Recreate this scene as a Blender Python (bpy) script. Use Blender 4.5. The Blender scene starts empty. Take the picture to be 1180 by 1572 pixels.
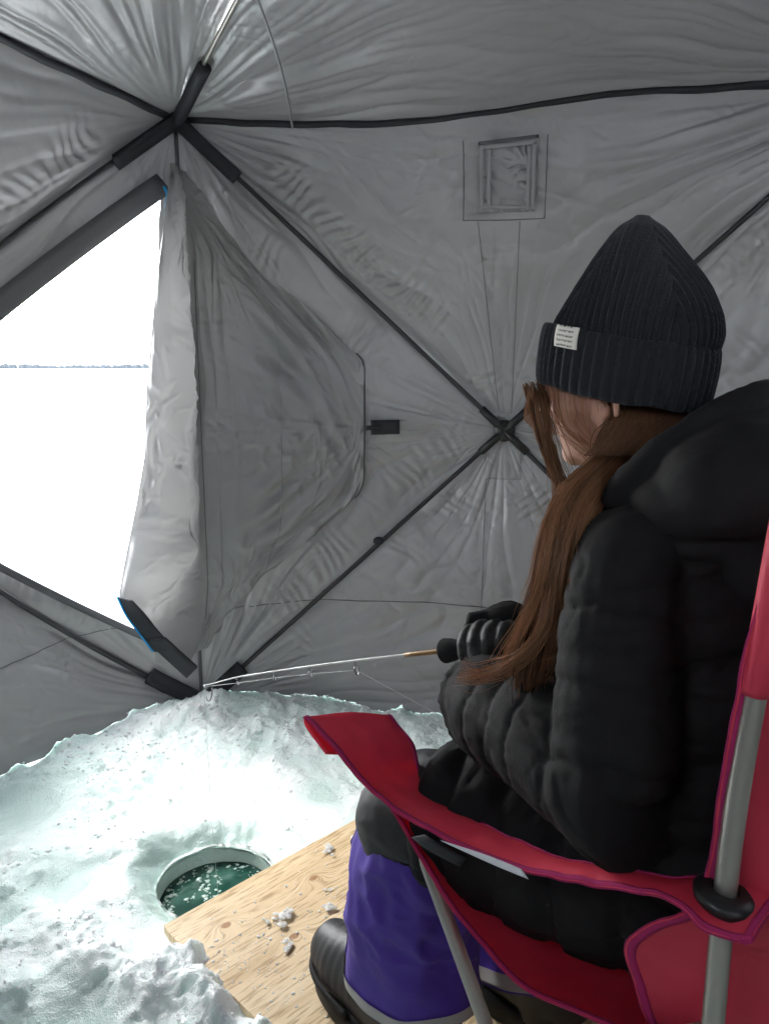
import bpy, bmesh, math, random
import numpy as np
from mathutils import Vector, Matrix

random.seed(7)
RNG = np.random.default_rng(7)
R = math.radians
scene = bpy.context.scene
COL = scene.collection

# ------------------------------------------------------------------ camera, sky, sun, exposure
PITCH = R(10.5); CAMZ = 1.12; FPX = 1190.0          # focal length in photo pixels (1180 x 1572)
cam_d = bpy.data.cameras.new('camera'); cam = bpy.data.objects.new('camera', cam_d); COL.objects.link(cam)
cam.location = (0, 0, CAMZ); cam.rotation_euler = (R(90) - PITCH, 0, 0)
cam_d.sensor_fit = 'VERTICAL'; cam_d.sensor_height = 36.0; cam_d.lens = 36.0 * FPX / 1572.0
cam_d.clip_start = 0.02; cam_d.clip_end = 20000
scene.camera = cam

SUN_EL, SUN_AZ = R(44), R(-58)                       # azimuth from +Y, negative = to the left
world = bpy.data.worlds.new('World'); scene.world = world; world.use_nodes = True
wn = world.node_tree; wn.nodes.clear()
sky = wn.nodes.new('ShaderNodeTexSky'); sky.sky_type = 'NISHITA'; sky.sun_disc = False
sky.sun_elevation = SUN_EL; sky.sun_rotation = SUN_AZ; sky.air_density = 1.0; sky.dust_density = 1.0; sky.ozone_density = 1.0
bg = wn.nodes.new('ShaderNodeBackground'); bg.inputs['Strength'].default_value = 0.15
wo = wn.nodes.new('ShaderNodeOutputWorld')
hs = wn.nodes.new('ShaderNodeHueSaturation'); hs.inputs['Saturation'].default_value = 0.22      # milky overcast, little blue left
wn.links.new(sky.outputs[0], hs.inputs['Color']); wn.links.new(hs.outputs[0], bg.inputs[0]); wn.links.new(bg.outputs[0], wo.inputs[0])
sun_d = bpy.data.lights.new('sun', 'SUN'); sun_d.energy = 0.5; sun_d.angle = R(65); sun_d.color = (1, .97, .93)
sun = bpy.data.objects.new('sun', sun_d); COL.objects.link(sun)
sdir = Vector((math.sin(SUN_AZ) * math.cos(SUN_EL), math.cos(SUN_AZ) * math.cos(SUN_EL), math.sin(SUN_EL)))
sun.rotation_euler = sdir.to_track_quat('Z', 'Y').to_euler(); sun.location = (-6, 4, 9)
vs = scene.view_settings; vs.view_transform = 'Standard'; vs.look = 'None'; vs.gamma = 1.0
vs.use_curve_mapping = False; vs.exposure = 4.05
scene.render.engine = 'CYCLES'
cy = scene.cycles
cy.use_denoising = True; cy.use_adaptive_sampling = True; cy.adaptive_threshold = 0.02; cy.max_bounces = 10; cy.diffuse_bounces = 7; cy.glossy_bounces = 4
cy.transmission_bounces = 6; cy.transparent_max_bounces = 8; cy.sample_clamp_indirect = 8.0
try: cy.denoiser = 'OPENIMAGEDENOISE'
except Exception: pass
cy.caustics_reflective = False; cy.caustics_refractive = False

# ------------------------------------------------------------------ small helpers
CP, SP = math.cos(PITCH), math.sin(PITCH)
def A(*v): return np.array(v, dtype=float)
def ray(x, y):
    a = (x - 590) / FPX; b = (786 - y) / FPX
    return A(a, CP + b * SP, -SP + b * CP)
def at(x, y, Y=None, Z=None, D=None):
    """A point of the place seen at photo pixel x, y: at forward distance Y, height Z or camera depth D."""
    d = ray(x, y)
    t = D if D is not None else (Y / d[1] if Y is not None else (Z - CAMZ) / d[2])
    return A(0, 0, CAMZ) + d * t
def on_plane(x, y, p, n):
    d = ray(x, y); o = A(0, 0, CAMZ)
    return o + d * (np.dot(p - o, n) / np.dot(d, n))
def unit(v): v = np.asarray(v, float); return v / (np.linalg.norm(v) + 1e-12)

_perm = np.concatenate([RNG.permutation(256)] * 3)
_grad = RNG.normal(size=(256, 3)); _grad /= np.linalg.norm(_grad, axis=1)[:, None]
def perlin(x, y, z=0.0):
    x, y, z = np.broadcast_arrays(np.asarray(x, float), np.asarray(y, float), np.asarray(z, float))
    xi, yi, zi = np.floor(x).astype(int), np.floor(y).astype(int), np.floor(z).astype(int)
    xf, yf, zf = x - xi, y - yi, z - zi
    f = lambda t: t * t * t * (t * (t * 6 - 15) + 10)
    u, v, w = f(xf), f(yf), f(zf); xi &= 255; yi &= 255; zi &= 255
    def g(dx, dy, dz):
        h = _perm[_perm[_perm[(xi + dx) & 255] + ((yi + dy) & 255)] + ((zi + dz) & 255)]
        G = _grad[h]
        return G[..., 0] * (xf - dx) + G[..., 1] * (yf - dy) + G[..., 2] * (zf - dz)
    L = lambda a, b, t: a + t * (b - a)
    return L(L(L(g(0,0,0), g(1,0,0), u), L(g(0,1,0), g(1,1,0), u), v), L(L(g(0,0,1), g(1,0,1), u), L(g(0,1,1), g(1,1,1), u), v), w) * 1.6
def fbm(x, y, z=0.0, o=4):
    r = 0; a = 1.0; s = 0
    for i in range(o):
        r = r + a * perlin(np.asarray(x) * 2**i + 17.3*i, np.asarray(y) * 2**i + 5.1*i, np.asarray(z) * 2**i + 9.7*i); s += a; a *= .5
    return r / s
def ridged(x, y, z=0.0, o=3):
    r = 0; a = 1.0; s = 0
    for i in range(o):
        r = r + a * (1 - np.abs(perlin(np.asarray(x) * 2**i + 31.7*i, np.asarray(y) * 2**i + 3.3*i, np.asarray(z) * 2**i + 7.9*i)) * 1.6); s += a; a *= .5
    return r / s
def smooth(a, b, x):
    t = np.clip((x - a) / (b - a), 0, 1); return t * t * (3 - 2 * t)
def interp(x, xs, ys): return np.interp(x, xs, ys)

def mesh_np(name, V, F, smooth_shade=True):
    V = np.asarray(V, np.float32).reshape(-1, 3)
    me = bpy.data.meshes.new(name)
    if isinstance(F, np.ndarray):
        n, k = F.shape
        me.vertices.add(len(V)); me.vertices.foreach_set('co', V.ravel())
        me.loops.add(n * k); me.loops.foreach_set('vertex_index', F.astype(np.int32).ravel())
        me.polygons.add(n); me.polygons.foreach_set('loop_start', np.arange(0, n * k, k, dtype=np.int32))
        me.update(calc_edges=True); me.validate()
    else:
        me.from_pydata(V.tolist(), [], [list(map(int, f)) for f in F]); me.update()
    if smooth_shade: me.polygons.foreach_set('use_smooth', [True] * len(me.polygons))
    return me
def link(name, me, mat=None, parent=None):
    o = bpy.data.objects.new(name, me); COL.objects.link(o)
    if mat is not None and me is not None and not me.materials: me.materials.append(mat)
    if parent is not None: o.parent = parent
    return o
def tag(o, label, cat, group=None, kind=None):
    if label: o['label'] = label
    if cat: o['category'] = cat
    if group: o['group'] = group
    if kind: o['kind'] = kind
    return o
def empty(name, loc=(0, 0, 0)):
    o = bpy.data.objects.new(name, None); COL.objects.link(o); o.location = loc; o.empty_display_size = .05
    return o
def grid_faces(nu, nv, closed_v=False):
    i = np.arange(nu - 1)[:, None]; j = np.arange(nv if closed_v else nv - 1)[None, :]
    a = i * nv + j; b = i * nv + (j + 1) % nv; c = (i + 1) * nv + (j + 1) % nv; d = (i + 1) * nv + j
    return np.stack(np.broadcast_arrays(a, b, c, d), -1).reshape(-1, 4)
def grid_normals(P):
    du = np.gradient(P, axis=0); dv = np.gradient(P, axis=1)
    n = np.cross(du, dv); return n / (np.linalg.norm(n, axis=-1, keepdims=True) + 1e-12)
def to_local(V, o):
    """World vertices into the frame of a parent empty that only has a location."""
    return np.asarray(V) - np.asarray(o.location)
def cat_rom(P, n):
    """Catmull-Rom through the points of P (k, d) -> n samples."""
    P = np.asarray(P, float); k = len(P); E = np.vstack([2 * P[0] - P[1], P, 2 * P[-1] - P[-2]])
    t = np.linspace(0, k - 1 - 1e-9, n); i = np.floor(t).astype(int); f = (t - i)[:, None]
    p0, p1, p2, p3 = E[i], E[i + 1], E[i + 2], E[i + 3]
    return .5 * ((2 * p1) + (-p0 + p2) * f + (2 * p0 - 5 * p1 + 4 * p2 - p3) * f**2 + (-p0 + 3 * p1 - 3 * p2 + p3) * f**3)
def surf(ctrl, nu, nv):
    """Smooth sheet through a control net ctrl[i][j] -> (nu, nv, 3)."""
    rows = np.stack([cat_rom(r, nv) for r in ctrl])          # k, nv, 3
    return np.stack([cat_rom(rows[:, j], nu) for j in range(nv)], axis=1)
def slab(P, th):
    """Closed cloth of thickness th from a sheet P (nu, nv, 3)."""
    nu, nv, _ = P.shape; N = grid_normals(P)
    V = np.concatenate([(P + N * th / 2).reshape(-1, 3), (P - N * th / 2).reshape(-1, 3)])
    F = grid_faces(nu, nv); k = nu * nv; G = [F[:, ::-1], F + k]
    bi = np.concatenate([np.arange(nv), np.arange(1, nu) * nv + nv - 1, (nu - 1) * nv + np.arange(nv - 2, -1, -1), np.arange(nu - 2, -1, -1) * nv])
    a = bi[:-1]; b = bi[1:]
    G.append(np.stack([a, b, b + k, a + k], -1))
    return V, np.concatenate(G)
def frames(path):
    path = np.asarray(path, float); T = np.gradient(path, axis=0); T /= np.linalg.norm(T, axis=1)[:, None] + 1e-12
    return T
def loft(path, ra, rb=None, ref=(0, 0, 1), ns=16, cap=True, fn=None):
    """Tube along path with radii ra (along ref side) and rb (across). Round caps by shrinking ends."""
    path = np.asarray(path, float); n = len(path); T = frames(path)
    ra = np.broadcast_to(np.asarray(ra, float), (n,)); rb = ra if rb is None else np.broadcast_to(np.asarray(rb, float), (n,))
    ref = np.asarray(ref, float); refs = np.broadcast_to(ref, (n, 3))
    X = refs - (refs * T).sum(1)[:, None] * T; X /= np.linalg.norm(X, axis=1)[:, None] + 1e-12
    Y = np.cross(T, X); th = np.linspace(0, 2 * np.pi, ns, endpoint=False)
    V = path[:, None] + X[:, None] * (ra[:, None] * np.cos(th))[..., None] + Y[:, None] * (rb[:, None] * np.sin(th))[..., None]
    if fn is not None: V = fn(V, path, th)
    F = [list(f) for f in grid_faces(n, ns, True)]
    V = V.reshape(-1, 3)
    if cap:
        V = np.vstack([V, path[0], path[-1]]); c0, c1 = len(V) - 2, len(V) - 1
        for j in range(ns):
            F.append([c0, (j + 1) % ns, j]); F.append([c1, (n - 1) * ns + j, (n - 1) * ns + (j + 1) % ns])
    return V, F
def tube(path, r, ns=8, n=None, ref=None):
    p = np.asarray(path, float)
    if n: p = cat_rom(p, n)
    d = unit(p[-1] - p[0]); rf = ref if ref is not None else ((0, 0, 1) if abs(d[2]) < .9 else (1, 0, 0))
    return loft(p, r, ns=ns, ref=rf)
def ellipsoid(c, ax, rad, ns=24, nr=16):
    """ax: 3x3 rows = axes."""
    ph = np.linspace(0.02, np.pi - .02, nr); th = np.linspace(0, 2 * np.pi, ns, endpoint=False)
    d = np.stack([np.sin(ph)[:, None] * np.cos(th), np.sin(ph)[:, None] * np.sin(th), np.broadcast_to(np.cos(ph)[:, None], (nr, ns))], -1)
    V = np.asarray(c) + (d * np.asarray(rad)) @ np.asarray(ax)
    V = V.reshape(-1, 3); F = [list(f) for f in grid_faces(nr, ns, True)]
    V = np.vstack([V, np.asarray(c) + np.asarray(ax)[2] * rad[2], np.asarray(c) - np.asarray(ax)[2] * rad[2]]); a, b = len(V) - 2, len(V) - 1
    for j in range(ns): F.append([a, (j + 1) % ns, j][::-1]); F.append([b, (nr - 1) * ns + j, (nr - 1) * ns + (j + 1) % ns][::-1])
    return V, F
def join(parts):
    Vs, Fs, k = [], [], 0
    for V, F in parts:
        Vs.append(np.asarray(V)); Fs += [[int(i) + k for i in f] for f in F]; k += len(V)
    return np.vstack(Vs), Fs
def fuse(name, parts, voxel, smooth_it=4, fac=.5):
    """One continuous skin grown over overlapping closed shapes."""
    V, F = join(parts); me = mesh_np(name + '_src', V, F)
    bm = bmesh.new(); bm.from_mesh(me); bmesh.ops.recalc_face_normals(bm, faces=bm.faces); bm.to_mesh(me); bm.free()
    o = bpy.data.objects.new(name + '_src', me); COL.objects.link(o)
    m = o.modifiers.new('remesh', 'REMESH'); m.mode = 'VOXEL'; m.voxel_size = voxel; m.adaptivity = 0
    s = o.modifiers.new('smooth', 'SMOOTH'); s.iterations = smooth_it; s.factor = fac
    dg = bpy.context.evaluated_depsgraph_get(); dg.update()
    out = bpy.data.meshes.new_from_object(o.evaluated_get(dg)); out.name = name
    bpy.data.objects.remove(o); bpy.data.meshes.remove(me)
    out.polygons.foreach_set('use_smooth', [True] * len(out.polygons))
    return out
def get_vn(me):
    n = len(me.vertices); co = np.empty(n * 3, np.float32); me.vertices.foreach_get('co', co)
    no = np.empty(n * 3, np.float32); me.vertex_normals.foreach_get('vector', no)
    return co.reshape(-1, 3).astype(float), no.reshape(-1, 3).astype(float)
def set_v(me, V):
    me.vertices.foreach_set('co', np.asarray(V, np.float32).ravel()); me.update()
def box(c, ax, h):
    c = np.asarray(c, float); ax = np.asarray(ax, float)
    V = np.array([c + sx * ax[0] * h[0] + sy * ax[1] * h[1] + sz * ax[2] * h[2] for sx in (-1, 1) for sy in (-1, 1) for sz in (-1, 1)])
    return V, [[0, 1, 3, 2], [4, 6, 7, 5], [0, 4, 5, 1], [2, 3, 7, 6], [0, 2, 6, 4], [1, 5, 7, 3]]
def part(name, VF, mat, parent, smooth_shade=True, world_parent=True):
    V, F = VF
    V = to_local(V, parent) if parent is not None and world_parent else np.asarray(V)
    return link(name, mesh_np(name, V, F, smooth_shade), mat, parent)

# ------------------------------------------------------------------ materials
def mat(name, col, rough=.5, spec=.5, metal=0., **k):
    m = bpy.data.materials.new(name); m.use_nodes = True; nt = m.node_tree; b = nt.nodes['Principled BSDF']
    b.inputs['Base Color'].default_value = (*col, 1); b.inputs['Roughness'].default_value = rough
    b.inputs['Specular IOR Level'].default_value = spec; b.inputs['Metallic'].default_value = metal
    for kk, v in k.items(): b.inputs[kk.replace('_', ' ')].default_value = v
    return m
def nd(m, t, **k):
    n = m.node_tree.nodes.new(t)
    for kk, v in k.items(): setattr(n, kk, v)
    return n
def lk(m, a, b): m.node_tree.links.new(a, b)
def bsdf(m): return m.node_tree.nodes['Principled BSDF']
def vary(m, c1, c2, scale=5., detail=4., coord='Object', lo=.35, hi=.65):
    tc = nd(m, 'ShaderNodeTexCoord'); n = nd(m, 'ShaderNodeTexNoise'); n.inputs['Scale'].default_value = scale; n.inputs['Detail'].default_value = detail
    r = nd(m, 'ShaderNodeValToRGB'); r.color_ramp.elements[0].position = lo; r.color_ramp.elements[1].position = hi
    r.color_ramp.elements[0].color = (*c1, 1); r.color_ramp.elements[1].color = (*c2, 1)
    lk(m, tc.outputs[coord], n.inputs['Vector']); lk(m, n.outputs[0], r.inputs[0]); lk(m, r.outputs[0], bsdf(m).inputs['Base Color'])
    return n
def bump(m, scale=200., strength=.2, dist=.001, detail=3., tex='NOISE'):
    tc = nd(m, 'ShaderNodeTexCoord'); n = nd(m, 'ShaderNodeTexNoise' if tex == 'NOISE' else 'ShaderNodeTexVoronoi')
    n.inputs['Scale'].default_value = scale
    if tex == 'NOISE': n.inputs['Detail'].default_value = detail
    b = nd(m, 'ShaderNodeBump'); b.inputs['Strength'].default_value = strength; b.inputs['Distance'].default_value = dist
    lk(m, tc.outputs['Object'], n.inputs['Vector']); lk(m, n.outputs[0], b.inputs['Height'])
    old = bsdf(m).inputs['Normal'].links
    if old: lk(m, old[0].from_socket, b.inputs['Normal'])
    lk(m, b.outputs[0], bsdf(m).inputs['Normal'])
    return b
def translucent(m, col, fac):
    nt = m.node_tree; out = [n for n in nt.nodes if n.type == 'OUTPUT_MATERIAL'][0]
    t = nd(m, 'ShaderNodeBsdfTranslucent'); t.inputs[0].default_value = (*col, 1)
    x = nd(m, 'ShaderNodeMixShader'); x.inputs[0].default_value = fac
    lk(m, bsdf(m).outputs[0], x.inputs[1]); lk(m, t.outputs[0], x.inputs[2]); lk(m, x.outputs[0], out.inputs[0])

M = {}
M['fabric'] = mat('grey_coated_fabric', (.25, .25, .252), .40, .55, .2); vary(M['fabric'], (.285, .283, .278), (.315, .313, .307), 3.); bump(M['fabric'], 60., .25, .002, 5.)
translucent(M['fabric'], (.5, .5, .52), .003)
M['fabric_far'] = mat('grey_coated_fabric_plain', (.30, .30, .30), .45, .5, .3); bump(M['fabric_far'], 14., .5, .01, 5.); translucent(M['fabric_far'], (.5, .5, .52), .003)
M['flap'] = mat('grey_door_fabric', (.295, .292, .288), .44, .5, .2); bump(M['flap'], 60., .25, .002, 5.); translucent(M['flap'], (.55, .55, .54), .055)
M['vent'] = mat('pale_vent_fabric', (.33, .33, .33), .4, .5); bump(M['vent'], 60., .25, .002, 5.); translucent(M['vent'], (.6, .6, .6), .02)
M['webbing'] = mat('black_webbing', (.022, .023, .027), .65, .35); bump(M['webbing'], 600., .4, .0006)
M['darkband'] = mat('dark_grey_band', (.10, .10, .105), .55, .4); bump(M['darkband'], 90., .3, .002)
M['pole'] = mat('black_fibreglass', (.02, .02, .022), .35, .5)
M['plastic'] = mat('black_plastic', (.012, .012, .012), .38, .5)
M['zip_blue'] = mat('cyan_piping', (.02, .30, .55), .5, .4); translucent(M['zip_blue'], (.05, .5, .8), .3)
M['seam'] = mat('grey_seam_tape', (.30, .30, .30), .5, .4)
M['seam_dark'] = mat('dark_seam_stitch', (.10, .10, .105), .6, .3)
M['steel'] = mat('grey_powder_coated_steel', (.36, .345, .31), .32, .5, .65); bump(M['steel'], 500., .08, .0004)
M['red'] = mat('red_nylon', (.80, .065, .115), .52, .4); vary(M['red'], (.76, .058, .105), (.84, .072, .125), 9.); bump(M['red'], 900., .25, .0005); translucent(M['red'], (.80, .04, .07), .35)
M['magenta'] = mat('magenta_binding', (.40, .025, .12), .8, .2); bump(M['magenta'], 800., .6, .001)
M['white_tag'] = mat('white_care_label', (.75, .76, .78), .6, .3)
M['jacket'] = mat('black_puffer_nylon', (.0105, .0100, .0104), .8, .2); bump(M['jacket'], 38., .35, .006, 4.); bump(M['jacket'], 800., .15, .0005)
M['fleece'] = mat('black_fleece', (.012, .012, .013), .9, .2); bump(M['fleece'], 900., .8, .001)
M['leather'] = mat('black_glove_palm', (.014, .014, .015), .6, .35); bump(M['leather'], 300., .5, .0012)
M['pants_black'] = mat('black_snow_pants', (.014, .014, .015), .6, .4); bump(M['pants_black'], 30., .4, .006)
M['purple'] = mat('purple_snow_pants', (.06, .024, .27), .55, .4); vary(M['purple'], (.055, .022, .25), (.066, .027, .29), 8.); bump(M['purple'], 700., .2, .0006); bump(M['purple'], 26., .25, .006)
M['reflect'] = mat('grey_reflective_tape', (.34, .33, .31), .5, .5)
M['boot'] = mat('black_boot_nylon', (.016, .016, .018), .5, .45); bump(M['boot'], 420., .3, .001)
M['sole'] = mat('black_rubber_sole', (.012, .012, .012), .7, .3)
M['knit'] = mat('dark_navy_knit', (.021, .022, .0245), .95, .15, Sheen_Weight=.2, Sheen_Roughness=.5); M['knit'].node_tree.nodes['Principled BSDF'].inputs['Sheen Tint'].default_value = (.5, .53, .6, 1); bump(M['knit'], 420., 1., .0022, 3.)
M['skin'] = mat('skin', (.50, .27, .19), .5, .4, Subsurface_Weight=.12, Subsurface_Scale=.006); vary(M['skin'], (.50, .26, .18), (.56, .31, .22), 30.)
M['brass'] = mat('brown_gold_thread_wrap', (.22, .12, .04), .4, .5, .3)
M['foam'] = mat('black_foam_grip', (.018, .018, .018), .9, .2); bump(M['foam'], 1500., .5, .0006)
M['rodblank'] = mat('pale_grey_fibreglass_rod', (.45, .46, .44), .3, .5)
M['chrome'] = mat('steel_wire', (.35, .35, .36), .25, .5, .9)
M['line'] = mat('clear_nylon_line', (.55, .58, .56), .3, .5)

M['vinyl'] = mat('clear_vinyl', (.9, .9, .9), .1, .5)
def _vinyl():
    m = M['vinyl']; t = nd(m, 'ShaderNodeBsdfTransparent'); g = nd(m, 'ShaderNodeBsdfGlossy'); g.inputs['Roughness'].default_value = .08; x = nd(m, 'ShaderNodeMixShader'); x.inputs[0].default_value = .08
    t.inputs[0].default_value = (.9, .91, .92, 1); lk(m, t.outputs[0], x.inputs[1]); lk(m, g.outputs[0], x.inputs[2]); lk(m, x.outputs[0], [n for n in m.node_tree.nodes if n.type == 'OUTPUT_MATERIAL'][0].inputs[0])
_vinyl()
# hair: one hue per strand from a stored attribute
M['hair'] = mat('brown_hair', (.10, .045, .022), .34, .5)
_a = nd(M['hair'], 'ShaderNodeAttribute'); _a.attribute_name = 'strand'
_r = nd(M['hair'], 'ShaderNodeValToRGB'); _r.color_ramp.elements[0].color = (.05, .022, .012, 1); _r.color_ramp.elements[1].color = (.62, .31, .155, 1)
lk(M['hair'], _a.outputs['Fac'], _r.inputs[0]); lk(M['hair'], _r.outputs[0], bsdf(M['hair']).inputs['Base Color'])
translucent(M['hair'], (.6, .28, .12), .25)

# beanie patch: grey illegible print lines on off-white cloth
M['patch'] = mat('off_white_printed_label', (.72, .68, .6), .8, .2)
def _patch():
    m = M['patch']; tc = nd(m, 'ShaderNodeTexCoord'); sp = nd(m, 'ShaderNodeSeparateXYZ'); lk(m, tc.outputs['UV'], sp.inputs[0])
    w = nd(m, 'ShaderNodeMath', operation='MULTIPLY'); lk(m, sp.outputs[1], w.inputs[0]); w.inputs[1].default_value = 4.6
    fr = nd(m, 'ShaderNodeMath', operation='FRACT'); lk(m, w.outputs[0], fr.inputs[0])
    c1 = nd(m, 'ShaderNodeMath', operation='COMPARE'); lk(m, fr.outputs[0], c1.inputs[0]); c1.inputs[1].default_value = .5; c1.inputs[2].default_value = .2
    mp = nd(m, 'ShaderNodeMapping'); mp.inputs['Scale'].default_value = (26, 9, 1); lk(m, tc.outputs['UV'], mp.inputs[0])
    n = nd(m, 'ShaderNodeTexNoise'); n.inputs['Scale'].default_value = 1.0; n.inputs['Detail'].default_value = 1; lk(m, mp.outputs[0], n.inputs['Vector'])
    g = nd(m, 'ShaderNodeMath', operation='GREATER_THAN'); lk(m, n.outputs[0], g.inputs[0]); g.inputs[1].default_value = .47
    mu = nd(m, 'ShaderNodeMath', operation='MULTIPLY'); lk(m, c1.outputs[0], mu.inputs[0]); lk(m, g.outputs[0], mu.inputs[1])
    ab = nd(m, 'ShaderNodeMath', operation='COMPARE'); lk(m, sp.outputs[0], ab.inputs[0]); ab.inputs[1].default_value = .47; ab.inputs[2].default_value = .36
    m2 = nd(m, 'ShaderNodeMath', operation='MULTIPLY'); lk(m, mu.outputs[0], m2.inputs[0]); lk(m, ab.outputs[0], m2.inputs[1])
    mx = nd(m, 'ShaderNodeMix', data_type='RGBA'); mx.inputs['A'].default_value = (.72, .68, .60, 1); mx.inputs['B'].default_value = (.12, .11, .10, 1)
    lk(m, m2.outputs[0], mx.inputs['Factor']); lk(m, mx.outputs['Result'], bsdf(m).inputs['Base Color'])
_patch()

# ice and snow
def ice_material(name, wet):
    m = mat(name, (.74, .80, .78), .35, .5)
    tc = nd(m, 'ShaderNodeTexCoord')
    n = nd(m, 'ShaderNodeTexNoise'); n.inputs['Scale'].default_value = 5.; n.inputs['Detail'].default_value = 6.; lk(m, tc.outputs['Object'], n.inputs['Vector'])
    r = nd(m, 'ShaderNodeValToRGB'); r.color_ramp.elements[0].position = .38; r.color_ramp.elements[1].position = .62
    r.color_ramp.elements[0].color = (.68, .80, .76, 1); r.color_ramp.elements[1].color = (.84, .89, .875, 1)
    at_ = nd(m, 'ShaderNodeAttribute'); at_.attribute_name = 'wet'
    mx = nd(m, 'ShaderNodeMix', data_type='RGBA'); mx.inputs['B'].default_value = (.55, .71, .66, 1)
    lk(m, n.outputs[0], r.inputs[0]); lk(m, r.outputs[0], mx.inputs['A']); lk(m, at_.outputs['Fac'], mx.inputs['Factor'])
    lk(m, mx.outputs['Result'], bsdf(m).inputs['Base Color'])
    rr = nd(m, 'ShaderNodeMapRange'); rr.inputs['To Min'].default_value = .5; rr.inputs['To Max'].default_value = .14; lk(m, at_.outputs['Fac'], rr.inputs['Value']); lk(m, rr.outputs[0], bsdf(m).inputs['Roughness'])
    bump(m, 90., .5, .006, 4.); bump(m, 300., .5, .003, 2., 'VORONOI')
    b = bsdf(m); b.inputs['Subsurface Weight'].default_value = .75; b.inputs['Subsurface Scale'].default_value = .022; b.inputs['Subsurface Radius'].default_value = (.90, 1., .97)
    return m
M['ice'] = ice_material('wet_slushy_ice', 1)
M['chip'] = mat('clear_ice_crumbs', (.90, .92, .92), .14, .5); translucent(M['chip'], (.95, .96, .96), .55)
M['clear_ice'] = mat('clear_ice', (.93, .95, .95), .10, .5, Transmission_Weight=.35, IOR=1.31); translucent(M['clear_ice'], (.95, .97, .97), .45)
M['snow'] = mat('wind_packed_snow', (.86, .87, .89), .7, .3); bump(M['snow'], 3., .4, .05, 6.)
M['water'] = mat('dark_green_lake_water', (.012, .045, .035), .04, .5)
_n = vary(M['water'], (.010, .05, .036), (.05, .13, .10), 16., 5., lo=.42, hi=.68); bump(M['water'], 40., .12, .004, 3.)
M['slush'] = mat('floating_slush', (.50, .62, .57), .25, .5)
M['forest'] = mat('far_forest', (.05, .062, .072), .9, .2)

# ------------------------------------------------------------------ layout constants
LW = 1.97; HW = 1.85
C0 = A(-.62, 2.47, 0); C1 = C0 + LW * A(.984, -.177, 0); C3 = C0 + LW * A(-.375, -.927, 0)
C2 = A(1.62, .22, 0); C4 = A(-.10, -.90, 0)
ROOF = A(.25, .95, 2.10)
HOLE = A(-.381, 1.579, 0); HR = .129
BC = A(-.44, 1.36, 0)                                 # plywood corner
BE = unit(A(1, 1, 0)); BF = unit(A(1, -1, 0)); BT = .018; BZ = .034
def in_board(x, y):
    dx, dy = x - BC[0], y - BC[1]
    return dx * BE[0] + dy * BE[1], dx * BF[0] + dy * BF[1]

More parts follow.
